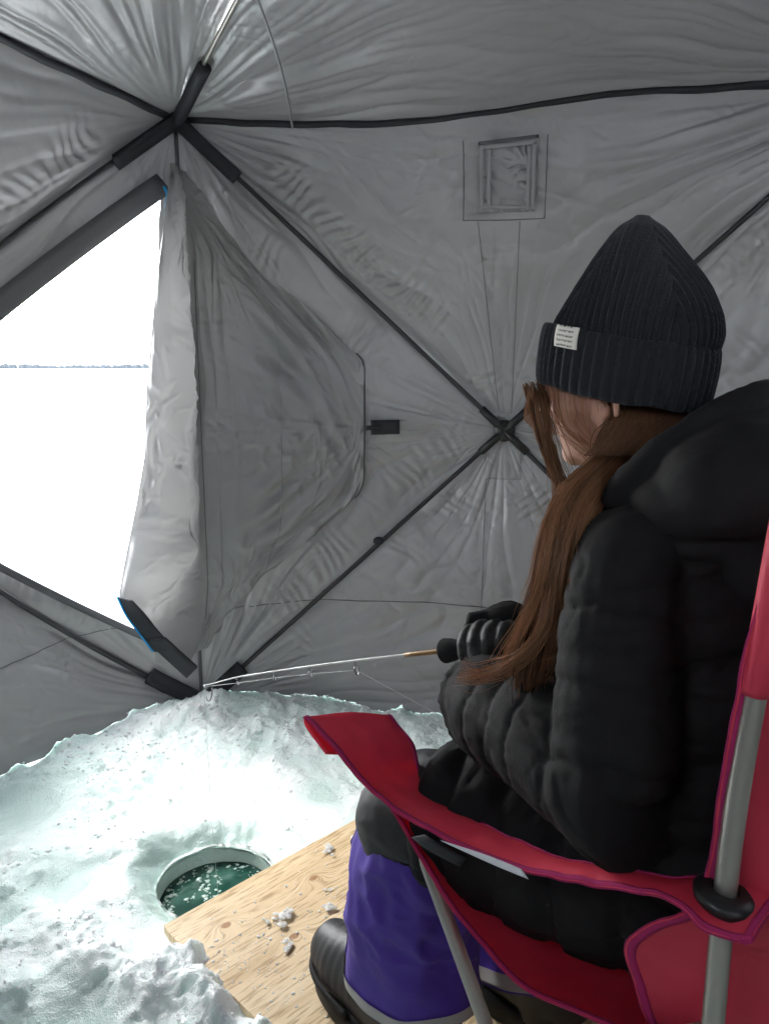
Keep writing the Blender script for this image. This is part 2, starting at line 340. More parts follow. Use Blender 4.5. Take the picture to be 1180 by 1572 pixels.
# ------------------------------------------------------------------ setting: snow field, ice floor, water, far shore
def ice_height(X, Y):
    d = np.hypot(X - HOLE[0], Y - HOLE[1])
    crumb = smooth(-.1, .35, fbm(X * 2.2 + 4, Y * 2.2 - 3, 1.7, 3))
    ridge = 0
    lumps = [(-.62, 2.36, .30, .06), (-.95, 2.02, .22, .05), (-.30, 2.36, .26, .045), (.05, 2.25, .22, .03), (-1.08, 1.78, .16, .055), (-.74, 1.86, .22, .02),
             (-.66, 1.42, .10, .045), (-.80, 1.30, .10, .06), (-.56, 1.30, .07, .055), (-.70, 1.14, .12, .07), (-.47, 1.22, .075, .05),
             (-.62, 1.62, .12, .030), (-.84, 1.55, .10, .04), (-.40, 1.14, .08, .055), (-.93, 1.36, .10, .06), (-.52, 1.47, .06, .022)]
    H = np.zeros_like(X); big = np.zeros_like(X)
    for (x, y, r, h) in lumps:
        w = np.exp(-((X - x)**2 + (Y - y)**2) / r**2); H = H + h * w * (.75 + .6 * fbm(X * 9 + x * 7, Y * 9, 2.2, 3)); big = np.maximum(big, w)
    pools = [(-.68, 1.53, .09, .02), (-.545, 1.10, .10, .03), (-.95, 1.80, .16, .012), (-.80, 1.42, .05, .015)]
    wet = np.exp(-((d - HR) / .075)**2) * .95
    for (x, y, r, h) in pools:
        wx, wy = .05 * fbm(X * 7, Y * 7, 3.3, 3), .05 * fbm(X * 7 + 9, Y * 7, 6.3, 3); w = np.exp(-(((X - x + wx)**2 + (Y - y + wy)**2) / r**2)**1.2); H = H * (1 - .85 * w) - h * w * .3; wet = np.maximum(wet, w)
    wet = np.maximum(wet, .75 * smooth(.05, .3, fbm(X * 3.1 - 9, Y * 3.1 + 2, .3, 3)) * (1 - big))
    rough = np.clip(.25 + .9 * big + .5 * crumb - .95 * wet, .06, 1.2)
    H = H + rough * (.020 * fbm(X * 12, Y * 12, 3.1, 4) + .010 * np.abs(fbm(X * 26, Y * 26, .7, 3)) + .005 * np.abs(perlin(X * 70, Y * 70, 5.5)) + .003 * perlin(X * 130, Y * 130, 2.5))
    H = H + .006 * fbm(X * 3, Y * 3, 8.8, 2)
    rim = np.exp(-((d - HR - .055) / .045)**2)
    H = H * (smooth(HR - .01, HR + .07, d)) + .004 * rim - .035 * (1 - smooth(HR - .02, HR + .075 + .025 * perlin(X * 12, Y * 12, 6.), d)) + .005 * np.exp(-((d - HR - .03) / .03)**2) * perlin(X * 45, Y * 45, 1.5)
    e, f = in_board(X, Y)                              # keep the ice below the plywood, heap it on its corner only
    under = smooth(-.03, .02, e) * smooth(-.02, .02, f)
    heap = np.exp(-(((X + .375) / .065)**2 + ((Y - 1.255) / .07)**2)) + .95 * np.exp(-(((X + .30) / .06)**2 + ((Y - 1.165) / .07)**2)) + .9 * np.exp(-(((X + .22) / .06)**2 + ((Y - 1.08) / .07)**2)); heap = np.clip(heap * (.85 + .7 * fbm(X * 18, Y * 18, 9.1, 3)), 0, 1.1)
    H = H * (1 - under) + under * (-.004) + heap * (.068 + .02 * fbm(X * 22, Y * 22, 4.4, 3) + .010 * np.abs(perlin(X * 60, Y * 60, 1.)))
    edge = np.minimum(np.minimum(X + 1.9, 1.9 - X), np.minimum(Y + 1.2, 3.0 - Y))
    return H * smooth(0, .15, edge), np.clip(wet - .7 * heap, 0, 1)

def build_ice():
    # fine grid where the camera sees the ice, coarse elsewhere
    xs = np.unique(np.concatenate([np.linspace(-1.9, -1.45, 12), np.linspace(-1.45, .55, 350), np.linspace(.55, 1.9, 40)]))
    ys = np.unique(np.concatenate([np.linspace(-1.2, .95, 50), np.linspace(.95, 2.75, 320), np.linspace(2.75, 3.0, 8)]))
    X, Y = np.meshgrid(xs, ys, indexing='ij')
    d = np.hypot(X - HOLE[0], Y - HOLE[1])
    # pull grid points near the rim on to the circle so the hole has a clean edge
    inner = d < HR
    s = np.where((d > HR - .009) & (d < HR), HR / np.maximum(d, 1e-6), 1.0)
    X = HOLE[0] + (X - HOLE[0]) * s; Y = HOLE[1] + (Y - HOLE[1]) * s
    H, wet = ice_height(X, Y)
    d2 = np.hypot(X - HOLE[0], Y - HOLE[1])
    V = np.stack([X, Y, H], -1).reshape(-1, 3); F = grid_faces(len(xs), len(ys))
    keep = (d2.ravel()[F] >= HR - 1e-4).all(1); F = F[keep]
    me = mesh_np('ice_floor', V, F[:, ::-1] if False else F)
    a = me.attributes.new('wet', 'FLOAT', 'POINT'); a.data.foreach_set('value', wet.ravel().astype(np.float32))
    bm = bmesh.new(); bm.from_mesh(me); loose = [v for v in bm.verts if not v.link_faces]; bmesh.ops.delete(bm, geom=loose, context='VERTS')
    bmesh.ops.recalc_face_normals(bm, faces=bm.faces)
    if sum(f.normal.z for f in list(bm.faces)[:200]) < 0: bmesh.ops.reverse_faces(bm, faces=bm.faces)
    bm.to_mesh(me); bm.free()
    o = link('ice_floor', me, M['ice']); tag(o, None, None, kind='structure')
    # wall of the drilled hole
    th = np.linspace(0, 2 * np.pi, 160, endpoint=False); zz = np.linspace(0, -.60, 60)
    rr = HR + .004 + .004 * fbm(np.cos(th)[None] * 2, np.sin(th)[None] * 2, zz[:, None] * 22, 3) + .0015 * np.sin(zz[:, None] * 260 + th[None] * 1)
    rr = rr - .006 * smooth(-.02, -.10, zz)[:, None]
    Hrim, _ = ice_height(HOLE[0] + (HR + .012) * np.cos(th), HOLE[1] + (HR + .012) * np.sin(th))
    Z = zz[:, None] + np.where(zz[:, None] > -.015, 1, 0) * (Hrim[None] - .002)
    P = np.stack([HOLE[0] + rr * np.cos(th), HOLE[1] + rr * np.sin(th), Z], -1)
    P[0, :, 0] = HOLE[0] + (HR + .014) * np.cos(th); P[0, :, 1] = HOLE[1] + (HR + .014) * np.sin(th)
    me = mesh_np('drilled_hole_wall', P.reshape(-1, 3), grid_faces(60, 160, True)[:, ::-1])
    a = me.attributes.new('wet', 'FLOAT', 'POINT'); a.data.foreach_set('value', np.full(9600, .55, np.float32))
    link('drilled_hole_wall', me, M['ice'], o)
    # water
    rads = np.linspace(0, HR + .006, 40); P = np.stack([HOLE[0] + rads[:, None] * np.cos(th), HOLE[1] + rads[:, None] * np.sin(th), np.full((40, 160), -.066)], -1)
    P[..., 2] += .0015 * fbm(P[..., 0] * 30, P[..., 1] * 30, .5, 2)
    w = link('lake_water', mesh_np('lake_water', P.reshape(-1, 3), grid_faces(40, 160, True)), M['water']); tag(w, None, None, kind='structure')
    return o

def poly_chunk(rng, c, r, flat=.6, rot=None):
    """A small faceted lump of ice: jittered icosahedron, 20 triangles."""
    t = (1 + 5**.5) / 2
    v = np.array([(-1, t, 0), (1, t, 0), (-1, -t, 0), (1, -t, 0), (0, -1, t), (0, 1, t), (0, -1, -t), (0, 1, -t), (t, 0, -1), (t, 0, 1), (-t, 0, -1), (-t, 0, 1)], float) / 1.9
    f = np.array([(0,11,5),(0,5,1),(0,1,7),(0,7,10),(0,10,11),(1,5,9),(5,11,4),(11,10,2),(10,7,6),(7,1,8),(3,9,4),(3,4,2),(3,2,6),(3,6,8),(3,8,9),(4,9,5),(2,4,11),(6,2,10),(8,6,7),(9,8,1)])
    v = v * rng.uniform(.6, 1.15, (12, 1)) * rng.uniform(.7, 1.3, 3)
    q = rng.normal(size=(3, 3)); q, _ = np.linalg.qr(q); v = v @ q; v[:, 2] *= flat
    return v * r + c, f

def build_crumbs():
    rng = np.random.default_rng(3)
    Vs, Fs, k = [], [], 0
    def add(c, r, flat=.75):
        nonlocal k
        v, f = poly_chunk(rng, c, r, flat); Vs.append(v); Fs.append(f + k); k += 12
    n = 15000; X = rng.uniform(-1.25, .25, n); Y = rng.uniform(1.0, 2.45, n)
    H, wet = ice_height(X, Y); dens = (1 - .85 * wet) * (.12 + 1.1 * smooth(.012, .05, H)) * (.5 + .8 * smooth(-.2, .2, fbm(X * 5, Y * 5, 7.7, 2)))
    e, f = in_board(X, Y); under = (e > -.005) & (f > -.005) & (H < BZ)
    d = np.hypot(X - HOLE[0], Y - HOLE[1])
    ok = (rng.uniform(0, 1, n) < dens) & ~under & (d > HR + .02)
    for x, y, h in zip(X[ok], Y[ok], H[ok]):
        r = min(.0010 + rng.exponential(.0013), .007); add(A(x, y, h + r * .2), r)
    o = link('slush_crumbs', mesh_np('slush_crumbs', np.vstack(Vs), np.vstack(Fs), False), M['chip'])
    tag(o, 'crumbled ice and slush lying around the fishing hole', 'slush', kind='stuff')
    # slush floating in the hole
    Vs, Fs, k = [], [], 0
    for i in range(420):
        a = rng.uniform(0, 6.283); r0 = HR * math.sqrt(rng.uniform(0, .92)); x, y = HOLE[0] + r0 * math.cos(a), HOLE[1] + r0 * math.sin(a)
        n_ = perlin(x * 16 + 3, y * 16, .2)
        if r0 < .095 and n_ < .22: continue
        add(A(x, y, -.0660), min(.0015 + rng.exponential(.0020), .008), .25)
    o = link('floating_slush', mesh_np('floating_slush', np.vstack(Vs), np.vstack(Fs), False), M['slush'])
    tag(o, 'bits of slush floating on the dark water in the hole', 'slush', kind='stuff')
    # tiny crumbs on the plywood
    Vs, Fs, k = [], [], 0
    cl = [(.33, .18, .05, 40), (.26, .30, .06, 60), (.10, .22, .07, 110), (.05, .15, .05, 90), (.20, .16, .05, 30), (.45, .10, .06, 25), (.14, .34, .05, 70), (.30, .07, .08, 20)]
    for (e, f, sd, m) in cl:
        for i in range(m):
            ee, ff = rng.normal(e, sd), rng.normal(f, sd)
            if ee < .01 or ff < .01: continue
            p = BC + BE * ee + BF * ff; r = min(.0010 + rng.exponential(.0010), .0045); add(A(p[0], p[1], BZ + r * .2), r, .35)
    o = link('board_crumbs', mesh_np('board_crumbs', np.vstack(Vs), np.vstack(Fs), False), M['chip'])
    tag(o, 'tiny ice crumbs scattered over the plywood', 'ice crumbs', kind='stuff')
    # the lumps one can pick out on the plywood
    px = [(438, 1411, .017, 'largest clump of ice on the plywood, out to the left of the boot'), (420, 1417, .011, 'small ice clump just left of the largest one on the plywood'),
          (443, 1453, .012, 'ice lump on the plywood just below the largest clump'), (506, 1396, .016, 'flat pale ice lump on the plywood beside the boot toe'),
          (505, 1308, .013, 'ice lump on the plywood near its far edge, away from the boot'), (557, 1293, .017, 'ice lump on the plywood against the purple trouser leg'),
          (439, 1362, .006, 'tiny lone ice bit on the plywood above the largest clump'), (504, 1368, .008, 'small ice bit on the plywood between boot toe and far edge')]
    for (x, y, r, lab) in px:
        c = at(x, y, Z=BZ); parts = []
        for j in range(6 if r > .01 else 3):
            off = A(rng.normal(0, r * .6), rng.normal(0, r * .6), 0); v, f = poly_chunk(rng, off + A(0, 0, r * .35), r * rng.uniform(.45, .8), .28); parts.append((v, f.tolist()))
        me = fuse('ice_lump', parts, r * .11, 1, .5); V, N = get_vn(me); V[:, 2] = np.maximum(V[:, 2], 0); V += N * (r * .08 * perlin(V[:, 0] / r * 2, V[:, 1] / r * 2, V[:, 2] / r * 2))[:, None]; V[:, 2] = np.maximum(V[:, 2], 0); set_v(me, V)
        me.polygons.foreach_set('use_smooth', [False] * len(me.polygons))
        o = link('ice_lump', me, M['clear_ice']); o.location = (c[0], c[1], BZ + .0005)
        tag(o, lab, 'ice lump', 'ice lumps on the plywood')

def build_outside():
    x0, x1, y0, y1 = -1.9, 1.9, -1.2, 3.0; B = 9000.
    def seg(a, b, c, d, n): return np.concatenate([-np.geomspace(B, -b if b < 0 else 1, n)[:-1], [0]])
    xs = np.concatenate([-np.geomspace(B, 2.0, 26), [x0, -.6, .6, x1], np.geomspace(2.0, B, 26)])
    ys = np.concatenate([-np.geomspace(B, 1.3, 26), [y0, .2, 1.6, y1], np.geomspace(3.1, B, 26)])
    X, Y = np.meshgrid(xs, ys, indexing='ij'); Z = np.zeros_like(X)
    F = grid_faces(len(xs), len(ys)); cx = X.ravel()[F].mean(1); cyy = Y.ravel()[F].mean(1)
    F = F[~((cx > x0) & (cx < x1) & (cyy > y0) & (cyy < y1))]
    o = link('snow_field', mesh_np('snow_field', np.stack([X, Y, Z], -1).reshape(-1, 3), F[:, ::-1]), M['snow']); tag(o, None, None, kind='structure')
    me = o.data; bm = bmesh.new(); bm.from_mesh(me); bmesh.ops.recalc_face_normals(bm, faces=bm.faces)
    if list(bm.faces)[0].normal.z < 0: bmesh.ops.reverse_faces(bm, faces=bm.faces)
    bm.to_mesh(me); bm.free()
    # far shore: a low wooded bank, thousands of small firs that read as one band
    rng = np.random.default_rng(11); Vs, Fs, k = [], [], 0
    for i in range(5200):
        az = rng.uniform(R(-75), R(15)); d = rng.uniform(2500, 2800); x, y = d * math.sin(az), d * math.cos(az)
        h = (12.0 + 6.0 * perlin(az * 9, .3, .1) + rng.uniform(-3, 3)); h = max(h, 4.5); r = h * .28; a0 = rng.uniform(0, 6)
        base = 1.0 + (d - 2500) * .008
        ring = [(x + r * math.cos(a0 + j * 1.2566), y + r * math.sin(a0 + j * 1.2566), base - 2) for j in range(5)]
        Vs += ring + [(x, y, base + h)]; Fs += [(k + j, k + (j + 1) % 5, k + 5) for j in range(5)]; k += 6
    o = link('far_forest', mesh_np('far_forest', np.array(Vs), np.array(Fs), False), M['forest'])
    tag(o, 'thin band of far wooded shore along the frozen horizon', 'forest', kind='stuff')

ice = build_ice(); build_crumbs(); build_outside()

# ------------------------------------------------------------------ ice shelter (hub tent)
tent = empty('ice_shelter', (.2, .9, 0))
tag(tent, 'grey hub style ice fishing tent with black poles and an open door flap', 'tent')
ZV = A(0, 0, 1)

def pole_puckers(s, z, hub, corners, amp, L0=.035):
    """Short gathered wrinkles beside the poles, across their direction."""
    out = np.zeros_like(s)
    for i, (cs, cz) in enumerate(corners):
        d = unit(A(cs - hub[0], cz - hub[1])); t = (s - hub[0]) * d[0] + (z - hub[1]) * d[1]; q = (s - hub[0]) * -d[1] + (z - hub[1]) * d[0]
        ln = math.hypot(cs - hub[0], cz - hub[1])
        for sg in (-1, 1):
            ok = (q * sg > -.04) & (q * sg < .26) & (t > .04) & (t < ln)
            if not ok.any(): continue
            tt, qq = t[ok], q[ok]
            w = np.exp(-((qq * sg - .085 - .03 * perlin(tt * 3, i, sg)) / .055)**2) * smooth(.05, .2, tt) * smooth(ln + .02, ln - .25, tt)
            ph = tt / L0 + .9 * perlin(tt * 9, qq * 7, i * 3.1 + sg) + qq * sg * 7.0
            m = smooth(-.35, .45, perlin(tt * 5, qq * 4, 9 + i * 2 + sg))
            out[ok] += w * m * np.sin(ph * 2 * np.pi) * (.5 + .5 * np.abs(perlin(tt * 14, qq * 30, 4.)))
    return out * amp
def star(s, z, c, n, amp, r0, r1, seed):
    """Tension creases fanning out of a point."""
    S0, Z0 = np.broadcast_arrays(np.asarray(s, float), np.asarray(z, float)); full = np.zeros(S0.shape)
    ok = np.hypot(S0 - c[0], Z0 - c[1]) < r1 + .3
    if not ok.any(): return full
    s, z = S0[ok], Z0[ok]
    ds, dz = s - c[0], z - c[1]; r = np.hypot(ds, dz); th = np.arctan2(dz, ds)
    wv = .10 * perlin(s * 4, z * 4, seed + 3)
    v1 = perlin(th * n / 2 + wv * 3, r * 1.0, seed); k = np.clip(1 - np.abs(v1) * 3.0, 0, 1)**1.5
    v2 = perlin(th * n * .9 + wv * 4, r * 1.3, seed + 5); k2 = np.clip(1 - np.abs(v2) * 3.0, 0, 1)**1.5 * smooth(.1, .35, r)
    br = perlin(th * n * .35, r * .9, seed + 8)
    env = np.minimum(r / .28, 1)**.85 * np.exp(-(r / r0)**1.6) * smooth(r1 + .3, r1, r)
    full[ok] = amp * (.75 * k + .45 * k2 + .9 * br) * env * (.45 + .8 * smooth(-.3, .4, perlin(th * 2.2, r * 2.5, seed + 13)))
    return full
def crumple(s, z, f, amp, seed, aniso=(1, 1)):
    a, b = s * f * aniso[0], z * f * aniso[1]
    wx = perlin(a * .6, b * .6, seed + 2) * .8
    k = np.clip(ridged(a + wx, b - wx, seed, 2) - .58, 0, 1) * 2.2
    return amp * (k - .2) * smooth(-.15, .4, perlin(a * .35, b * .35, seed + 11))

def tri_uv(apex, b0, b1, nr, nt):
    r = np.linspace(0, 1, nr)[:, None]; t = np.linspace(0, 1, nt)[None, :]
    s = apex[0] + r * ((1 - t) * b0[0] + t * b1[0] - apex[0]); z = apex[1] + r * ((1 - t) * b0[1] + t * b1[1] - apex[1])
    return s, z

class Wall:
    def __init__(self, ca, cb, hubz, bulge, bow, kick, pw, seed, sgn=1):
        self.a = ca; self.d = unit(cb - ca); self.L = np.linalg.norm(cb - ca); self.out = unit(np.cross(self.d, ZV)) * sgn
        self.hub = (self.L / 2, hubz); self.b = bulge; self.kick = kick; self.pw = pw; self.seed = seed
        self.cor = [(0, 0), (self.L, 0), (self.L, HW), (0, HW)]
    def rr(self, s, z):
        u = np.abs(s - self.L / 2) / (self.L / 2); v = np.where(z > self.hub[1], (z - self.hub[1]) / (HW - self.hub[1]), (self.hub[1] - z) / self.hub[1])
        return np.clip(np.maximum(u, v), 0, 1)
    def pos(self, s, z, disp=0.0):
        s, z = np.asarray(s, float), np.asarray(z, float); r = self.rr(s, z)
        b = self.b * (1 - r**self.pw) + self.kick * np.clip(1 - (2 * s / self.L - 1)**2, 0, 1) * np.clip(1 - z / .9, 0, 1)**1.5
        top = np.clip((z - HW + .25) / .25, 0, 1)**2; sag = self.sag(s) * top if hasattr(self, 'sag') else 0
        return self.a + s[..., None] * self.d + (z - sag)[..., None] * ZV + (b + disp)[..., None] * self.out
    def disp(self, s, z, k=1.0):
        sd = self.seed
        o = pole_puckers(s, z, self.hub, self.cor, .0030 * k)
        for i, c in enumerate(self.cor): o = o + star(s, z, c, 13, .0072 * k, .95, 1.3, sd + i)
        o = o + star(s, z, self.hub, 9, .0045 * k, .50, .8, sd + 7)
        o = o + crumple(s, z, 5, .0022 * k, sd + 1.3) + crumple(s, z, 14, .0010 * k, sd + 5.9) + .006 * k * perlin(s * 3.3, z * 3.3, sd + 3)
        u = (s + z) * .7; v = (s - z) * .7
        o = o + crumple(u * .3, v, 18, .0016 * k, sd + 8) * smooth(.0, .3, perlin(s * 2, z * 2, sd + 20)) + crumple(u, v * .3, 18, .0016 * k, sd + 9) * smooth(.0, .3, perlin(s * 2, z * 2, sd + 25))
        edge = smooth(0, .03, z) * smooth(0, .03, s) * smooth(HW, HW - .04, z); return 2.4 * o * edge

def panel(name, W, apex, b0, b1, step, k=1.0, m='fabric'):
    nr = int(max(math.dist(apex, b0), math.dist(apex, b1)) / step) + 2; nt = int(math.dist(b0, b1) / step) + 2
    s, z = tri_uv(apex, b0, b1, nr, nt); P = W.pos(s, z, W.disp(s, z, k) if k else 0 * s)
    return part(name, (P.reshape(-1, 3), grid_faces(nr, nt)), M[m], tent)
def strip(name, W, p0, p1, q0, q1, step, k=1.0, m='fabric'):
    n = int(max(math.dist(p0, p1), math.dist(q0, q1)) / step) + 2; w = int(max(math.dist(p0, q0), math.dist(p1, q1)) / step) + 2
    a = np.linspace(0, 1, n)[:, None]; t = np.linspace(0, 1, w)[None]
    g = lambda i: (1 - t) * ((1 - a) * p0[i] + a * p1[i]) + t * ((1 - a) * q0[i] + a * q1[i])
    s, z = g(0), g(1); P = W.pos(s, z, W.disp(s, z, k) if k else 0 * s)
    return part(name, (P.reshape(-1, 3), grid_faces(n, w)), M[m], tent)
def wall_pole(W, c, r=.0075, off=-.010, t0=0., t1=1.):
    t = np.linspace(t0, t1, 40); s = W.hub[0] + (c[0] - W.hub[0]) * t; z = W.hub[1] + (c[1] - W.hub[1]) * t
    P = W.pos(s, z, off + 0 * s); return part('pole', loft(P, r, ns=10, ref=W.out), M['pole'], tent)
def wall_band(name, W, pts, width, th, m, off=-.012, n=30, mat_=None):
    """Flat webbing lying on the wall along a polyline in wall coordinates."""
    p = np.array(pts, float); t = np.linspace(0, 1, n); d = np.concatenate([[0], np.cumsum(np.linalg.norm(np.diff(p, axis=0), axis=1))]); d /= d[-1]
    s = np.interp(t, d, p[:, 0]); z = np.interp(t, d, p[:, 1]); tx, tz = np.gradient(s), np.gradient(z); l = np.hypot(tx, tz); nx, nz = -tz / l, tx / l
    q = np.linspace(-.5, .5, 4)[None]
    S = s[:, None] + nx[:, None] * q * width; Z = z[:, None] + nz[:, None] * q * width
    P = W.pos(S, Z, off + .0015 * perlin(S * 30, Z * 30, 2.)); return part(name, slab(P, th), M[m], tent)

def gather(s): return .042 * np.sin(np.pi * np.clip(s / 1.25, 0, 1))**1.2
WR = Wall(C0, C1, .925, .20, 0, .02, 1.05, 3.0, -1); WL = Wall(C0, C3, .97, .36, 0, .19, 1.7, 41.0, 1)
if np.dot(WR.out, A(.177, .984, 0)) < 0: WR.out = -WR.out
if np.dot(WL.out, A(-.927, .375, 0)) < 0: WL.out = -WL.out
WR.sag = gather
ZB = .012
st = .0062
for (i, j, k) in ((3, 2, 1.), (2, 1, 1.), (0, 1, 1.), (3, 0, .9)):     # top, right, bottom, left triangles of the right wall
    ca, cb = list(WR.cor[i]), list(WR.cor[j])
    panel('wall_panel', WR, WR.hub, ca, cb, .009 if (i, j) == (2, 1) else st, k)
panel('wall_panel', WL, WL.hub, WL.cor[3], WL.cor[2], .0072, .9); panel('wall_panel', WL, WL.hub, (0, .03), (WL.L, .03), .0072, .9)
panel('wall_panel', WL, WL.hub, WL.cor[1], WL.cor[2], .02, .8, 'fabric_far')
# door side triangle of the left wall: only margins beside the poles stay, the door itself is open
DU = [(.045, 1.660), (.86, .955)]; DL = [(.135, .265), (.86, .86)]
strip('door_margin', WL, (0, HW), WL.hub, DU[0], DU[1], .007, .9, 'fabric'); strip('door_margin', WL, (0, .03), WL.hub, DL[0], DL[1], .007, .9, 'fabric')
strip('door_margin', WL, (0, HW), (0, .03), DU[0], DL[0], .009, .9, 'fabric')
wall_band('door_hem', WL, [DU[0], DU[1]], .06, .006, 'darkband', -.012); wall_band('door_hem', WL, [DL[0], DL[1]], .020, .005, 'darkband', -.008)
# other walls, plain
for (ca, cb, sd) in ((C1, C2, 60.), (C2, C4, 70.), (C4, C3, 80.)):
    W = Wall(ca, cb, .925, .2, 0, .05, 1.2, sd, 1)
    mid = (ca + cb) / 2 - A(.2, .9, 0); mid[2] = 0
    if np.dot(W.out, mid) < 0: W.out = -W.out
    for (i, j) in ((3, 2), (2, 1), (0, 1), (3, 0)):
        o = panel('wall_panel', W, W.hub, W.cor[i], W.cor[j], .025, 1., 'fabric_far')
        if (i, j) == (3, 2):                           # clear window added out of view in the upper triangle, for fill light
            m_ = W.L / 2; rect = (m_ - .34, m_ + .34, 1.38, 1.72) if sd != 80. else (m_ - .36, m_ + .36, 1.34, 1.75)
            nr = int(max(math.dist(W.hub, W.cor[3]), math.dist(W.hub, W.cor[2])) / .025) + 2; nt = int(W.L / .025) + 2
            s_, z_ = tri_uv(W.hub, W.cor[3], W.cor[2], nr, nt); F_ = grid_faces(nr, nt); cs_ = s_.ravel()[F_].mean(1); cz_ = z_.ravel()[F_].mean(1)
            keep = ~((cs_ > rect[0]) & (cs_ < rect[1]) & (cz_ > rect[2]) & (cz_ < rect[3])); V_, _ = get_vn(o.data)
            o.data = mesh_np('wall_panel', V_, F_[keep]); o.data.materials.append(M['fabric_far'])
            q = [(rect[0], rect[2]), (rect[1], rect[2]), (rect[1], rect[3]), (rect[0], rect[3]), (rect[0], rect[2])]
            for e in range(4): wall_band('added_window_hem', W, [q[e], q[e + 1]], .05, .004, 'webbing', -.012, 12)
            ss, zz = np.meshgrid(np.linspace(rect[0], rect[1], 12), np.linspace(rect[2], rect[3], 12), indexing='ij'); V_, F_ = slab(W.pos(ss, zz, -.004 + 0 * ss), .0006)
            link('added_window_pane', mesh_np('added_window_pane', to_local(V_, tent), F_), M['vinyl'], tent)
    for c in W.cor: wall_pole(W, c)

# roof
def roof_panel(ca, cb, step, k, seed, sagf=None, m='fabric'):
    L = np.linalg.norm(cb - ca); n1 = int(1.75 / step); n2 = int(L / step)
    r = np.linspace(0, 1, n1)[:, None]; t = np.linspace(0, 1, n2)[None]
    B = ca * (1 - t)[..., None] + cb * t[..., None] + ZV * HW
    P = ROOF + r[..., None] * (B - ROOF)
    # plane coordinates: x along the eave, y from the eave to the centre
    x = r * (t * L) + (1 - r) * L / 2 + 0 * t; y = (1 - r) * 1.35 + 0 * t
    sag = .05 * np.sin(np.pi * r) * np.ones_like(t) - .05 * np.sin(np.pi * np.clip((r - .1) / .9, 0, 1)) * np.sin(np.pi * t)**.8
    if sagf is not None: sag = sag - sagf(t * L) * np.clip((r - .75) / .25, 0, 1)**2
    D = star(x, y, (0, 0), 15, .0085 * k, .95, 1.4, seed) + star(x, y, (L, 0), 15, .0085 * k, .95, 1.4, seed + 1) + star(x, y, (L / 2, 1.35), 10, .006 * k, .6, .9, seed + 2)
    D = D + crumple(x, y, 5, .002 * k, seed + 3) + crumple(x * .3, y, 18, .0016 * k, seed + 4) + crumple(x, y, 15, .0009 * k, seed + 5) + .005 * k * perlin(x * 3, y * 3, seed)
    D = 2.1 * D * smooth(1.0, .97, r)
    P = P + (sag + D)[..., None] * ZV
    return part('roof_panel', (P.reshape(-1, 3), grid_faces(n1, n2)), M[m], tent)
CS = [C0, C1, C2, C4, C3]
for i in range(5):
    a, b = CS[i], CS[(i + 1) % 5]; fine = i in (0, 4)
    roof_panel(a, b, (.0066 if i == 0 else .0072) if fine else .025, 1.0, 100. + 9 * i, gather if i == 0 else None, 'fabric' if fine else 'fabric_far')
for c in CS:
    t = np.linspace(0.0, 1, 40)[:, None]; P = (c + ZV * HW) * (1 - t) + ROOF * t + ZV * (.05 * np.sin(np.pi * t) - .012)
    part('roof_pole', loft(P, .0065, ns=10, ref=(1, 0, 0)), M['steel'] if c is C0 else M['pole'], tent)
# eave piping
def eave(ca, cb, sagf=None, r=.0125):
    t = np.linspace(0, 1, 60); L = np.linalg.norm(cb - ca); P = ca + (cb - ca) * t[:, None] + ZV * (HW - .005)
    if sagf is not None: P[:, 2] -= sagf(t * L)
    P[:, 2] += .004 * perlin(t * 14, 3.1); P -= .004 * unit(np.cross(cb - ca, ZV))
    rr = r * (.85 + .35 * perlin(t * 8, 1.7) ** 2 + .15 * np.sin(t * 9)); return part('eave_piping', loft(P, rr * .8, rr * 1.15, ns=10), M['webbing'], tent)
for i in range(5): eave(CS[i], CS[(i + 1) % 5], gather if i == 0 else None)
# poles of the two walls in view
for c in WR.cor: wall_pole(WR, c)
for c in WL.cor: wall_pole(WL, c, .0085)
# hubs
for W in (WR, WL):
    h = W.pos(A(W.hub[0]), A(W.hub[1]), A(-.022))[0]; ax = [W.d, ZV, W.out]
    prof = [(0, -.012), (.018, -.012), (.020, -.010), (.030, -.008), (.034, -.003), (.034, .012), (0, .012)]
    th = np.linspace(0, 2 * np.pi, 28, endpoint=False); P = np.array([[h + W.d * r_ * np.cos(a) + ZV * r_ * np.sin(a) + W.out * o_ for a in th] for (r_, o_) in prof])
    hb = part('hub', (P.reshape(-1, 3), grid_faces(len(prof), 28, True)), M['plastic'], tent)
    for (cs, cz) in W.cor:
        e = W.pos(A(W.hub[0] + (cs - W.hub[0]) * .075), A(W.hub[1] + (cz - W.hub[1]) * .075), A(-.012))[0]
        V, F = tube([h, (h + e) / 2, e], .0125, 10); o = link('pole_socket', mesh_np('pole_socket', to_local(V, tent), F), M['plastic'], hb)
# square reinforcement under the hub of the right wall
hs, hz = WR.hub
def wall_patch(name, W, s0, s1, z0, z1, off, k, m, th=.0015, n=40, parent=None):
    s, z = np.meshgrid(np.linspace(s0, s1, n), np.linspace(z0, z1, n), indexing='ij')
    e = np.minimum(np.minimum(s - s0, s1 - s), np.minimum(z - z0, z1 - z))
    P = W.pos(s, z, off + W.disp(s, z, 1.) - k * .004 * crumple(s, z, 26, 1, 3.3) - .002 * smooth(0, .01, e))
    V, F = slab(P, th); o = link(name, mesh_np(name, to_local(V, tent), F), M[m], parent or tent); return o
wall_patch('hub_patch', WR, hs - .055, hs + .055, hz - .155, hz - .02, -.0030, .3, 'fabric')
wall_patch('hub_patch', WR, hs - .055, hs + .055, hz + .02, hz + .055, -.0030, .3, 'fabric')
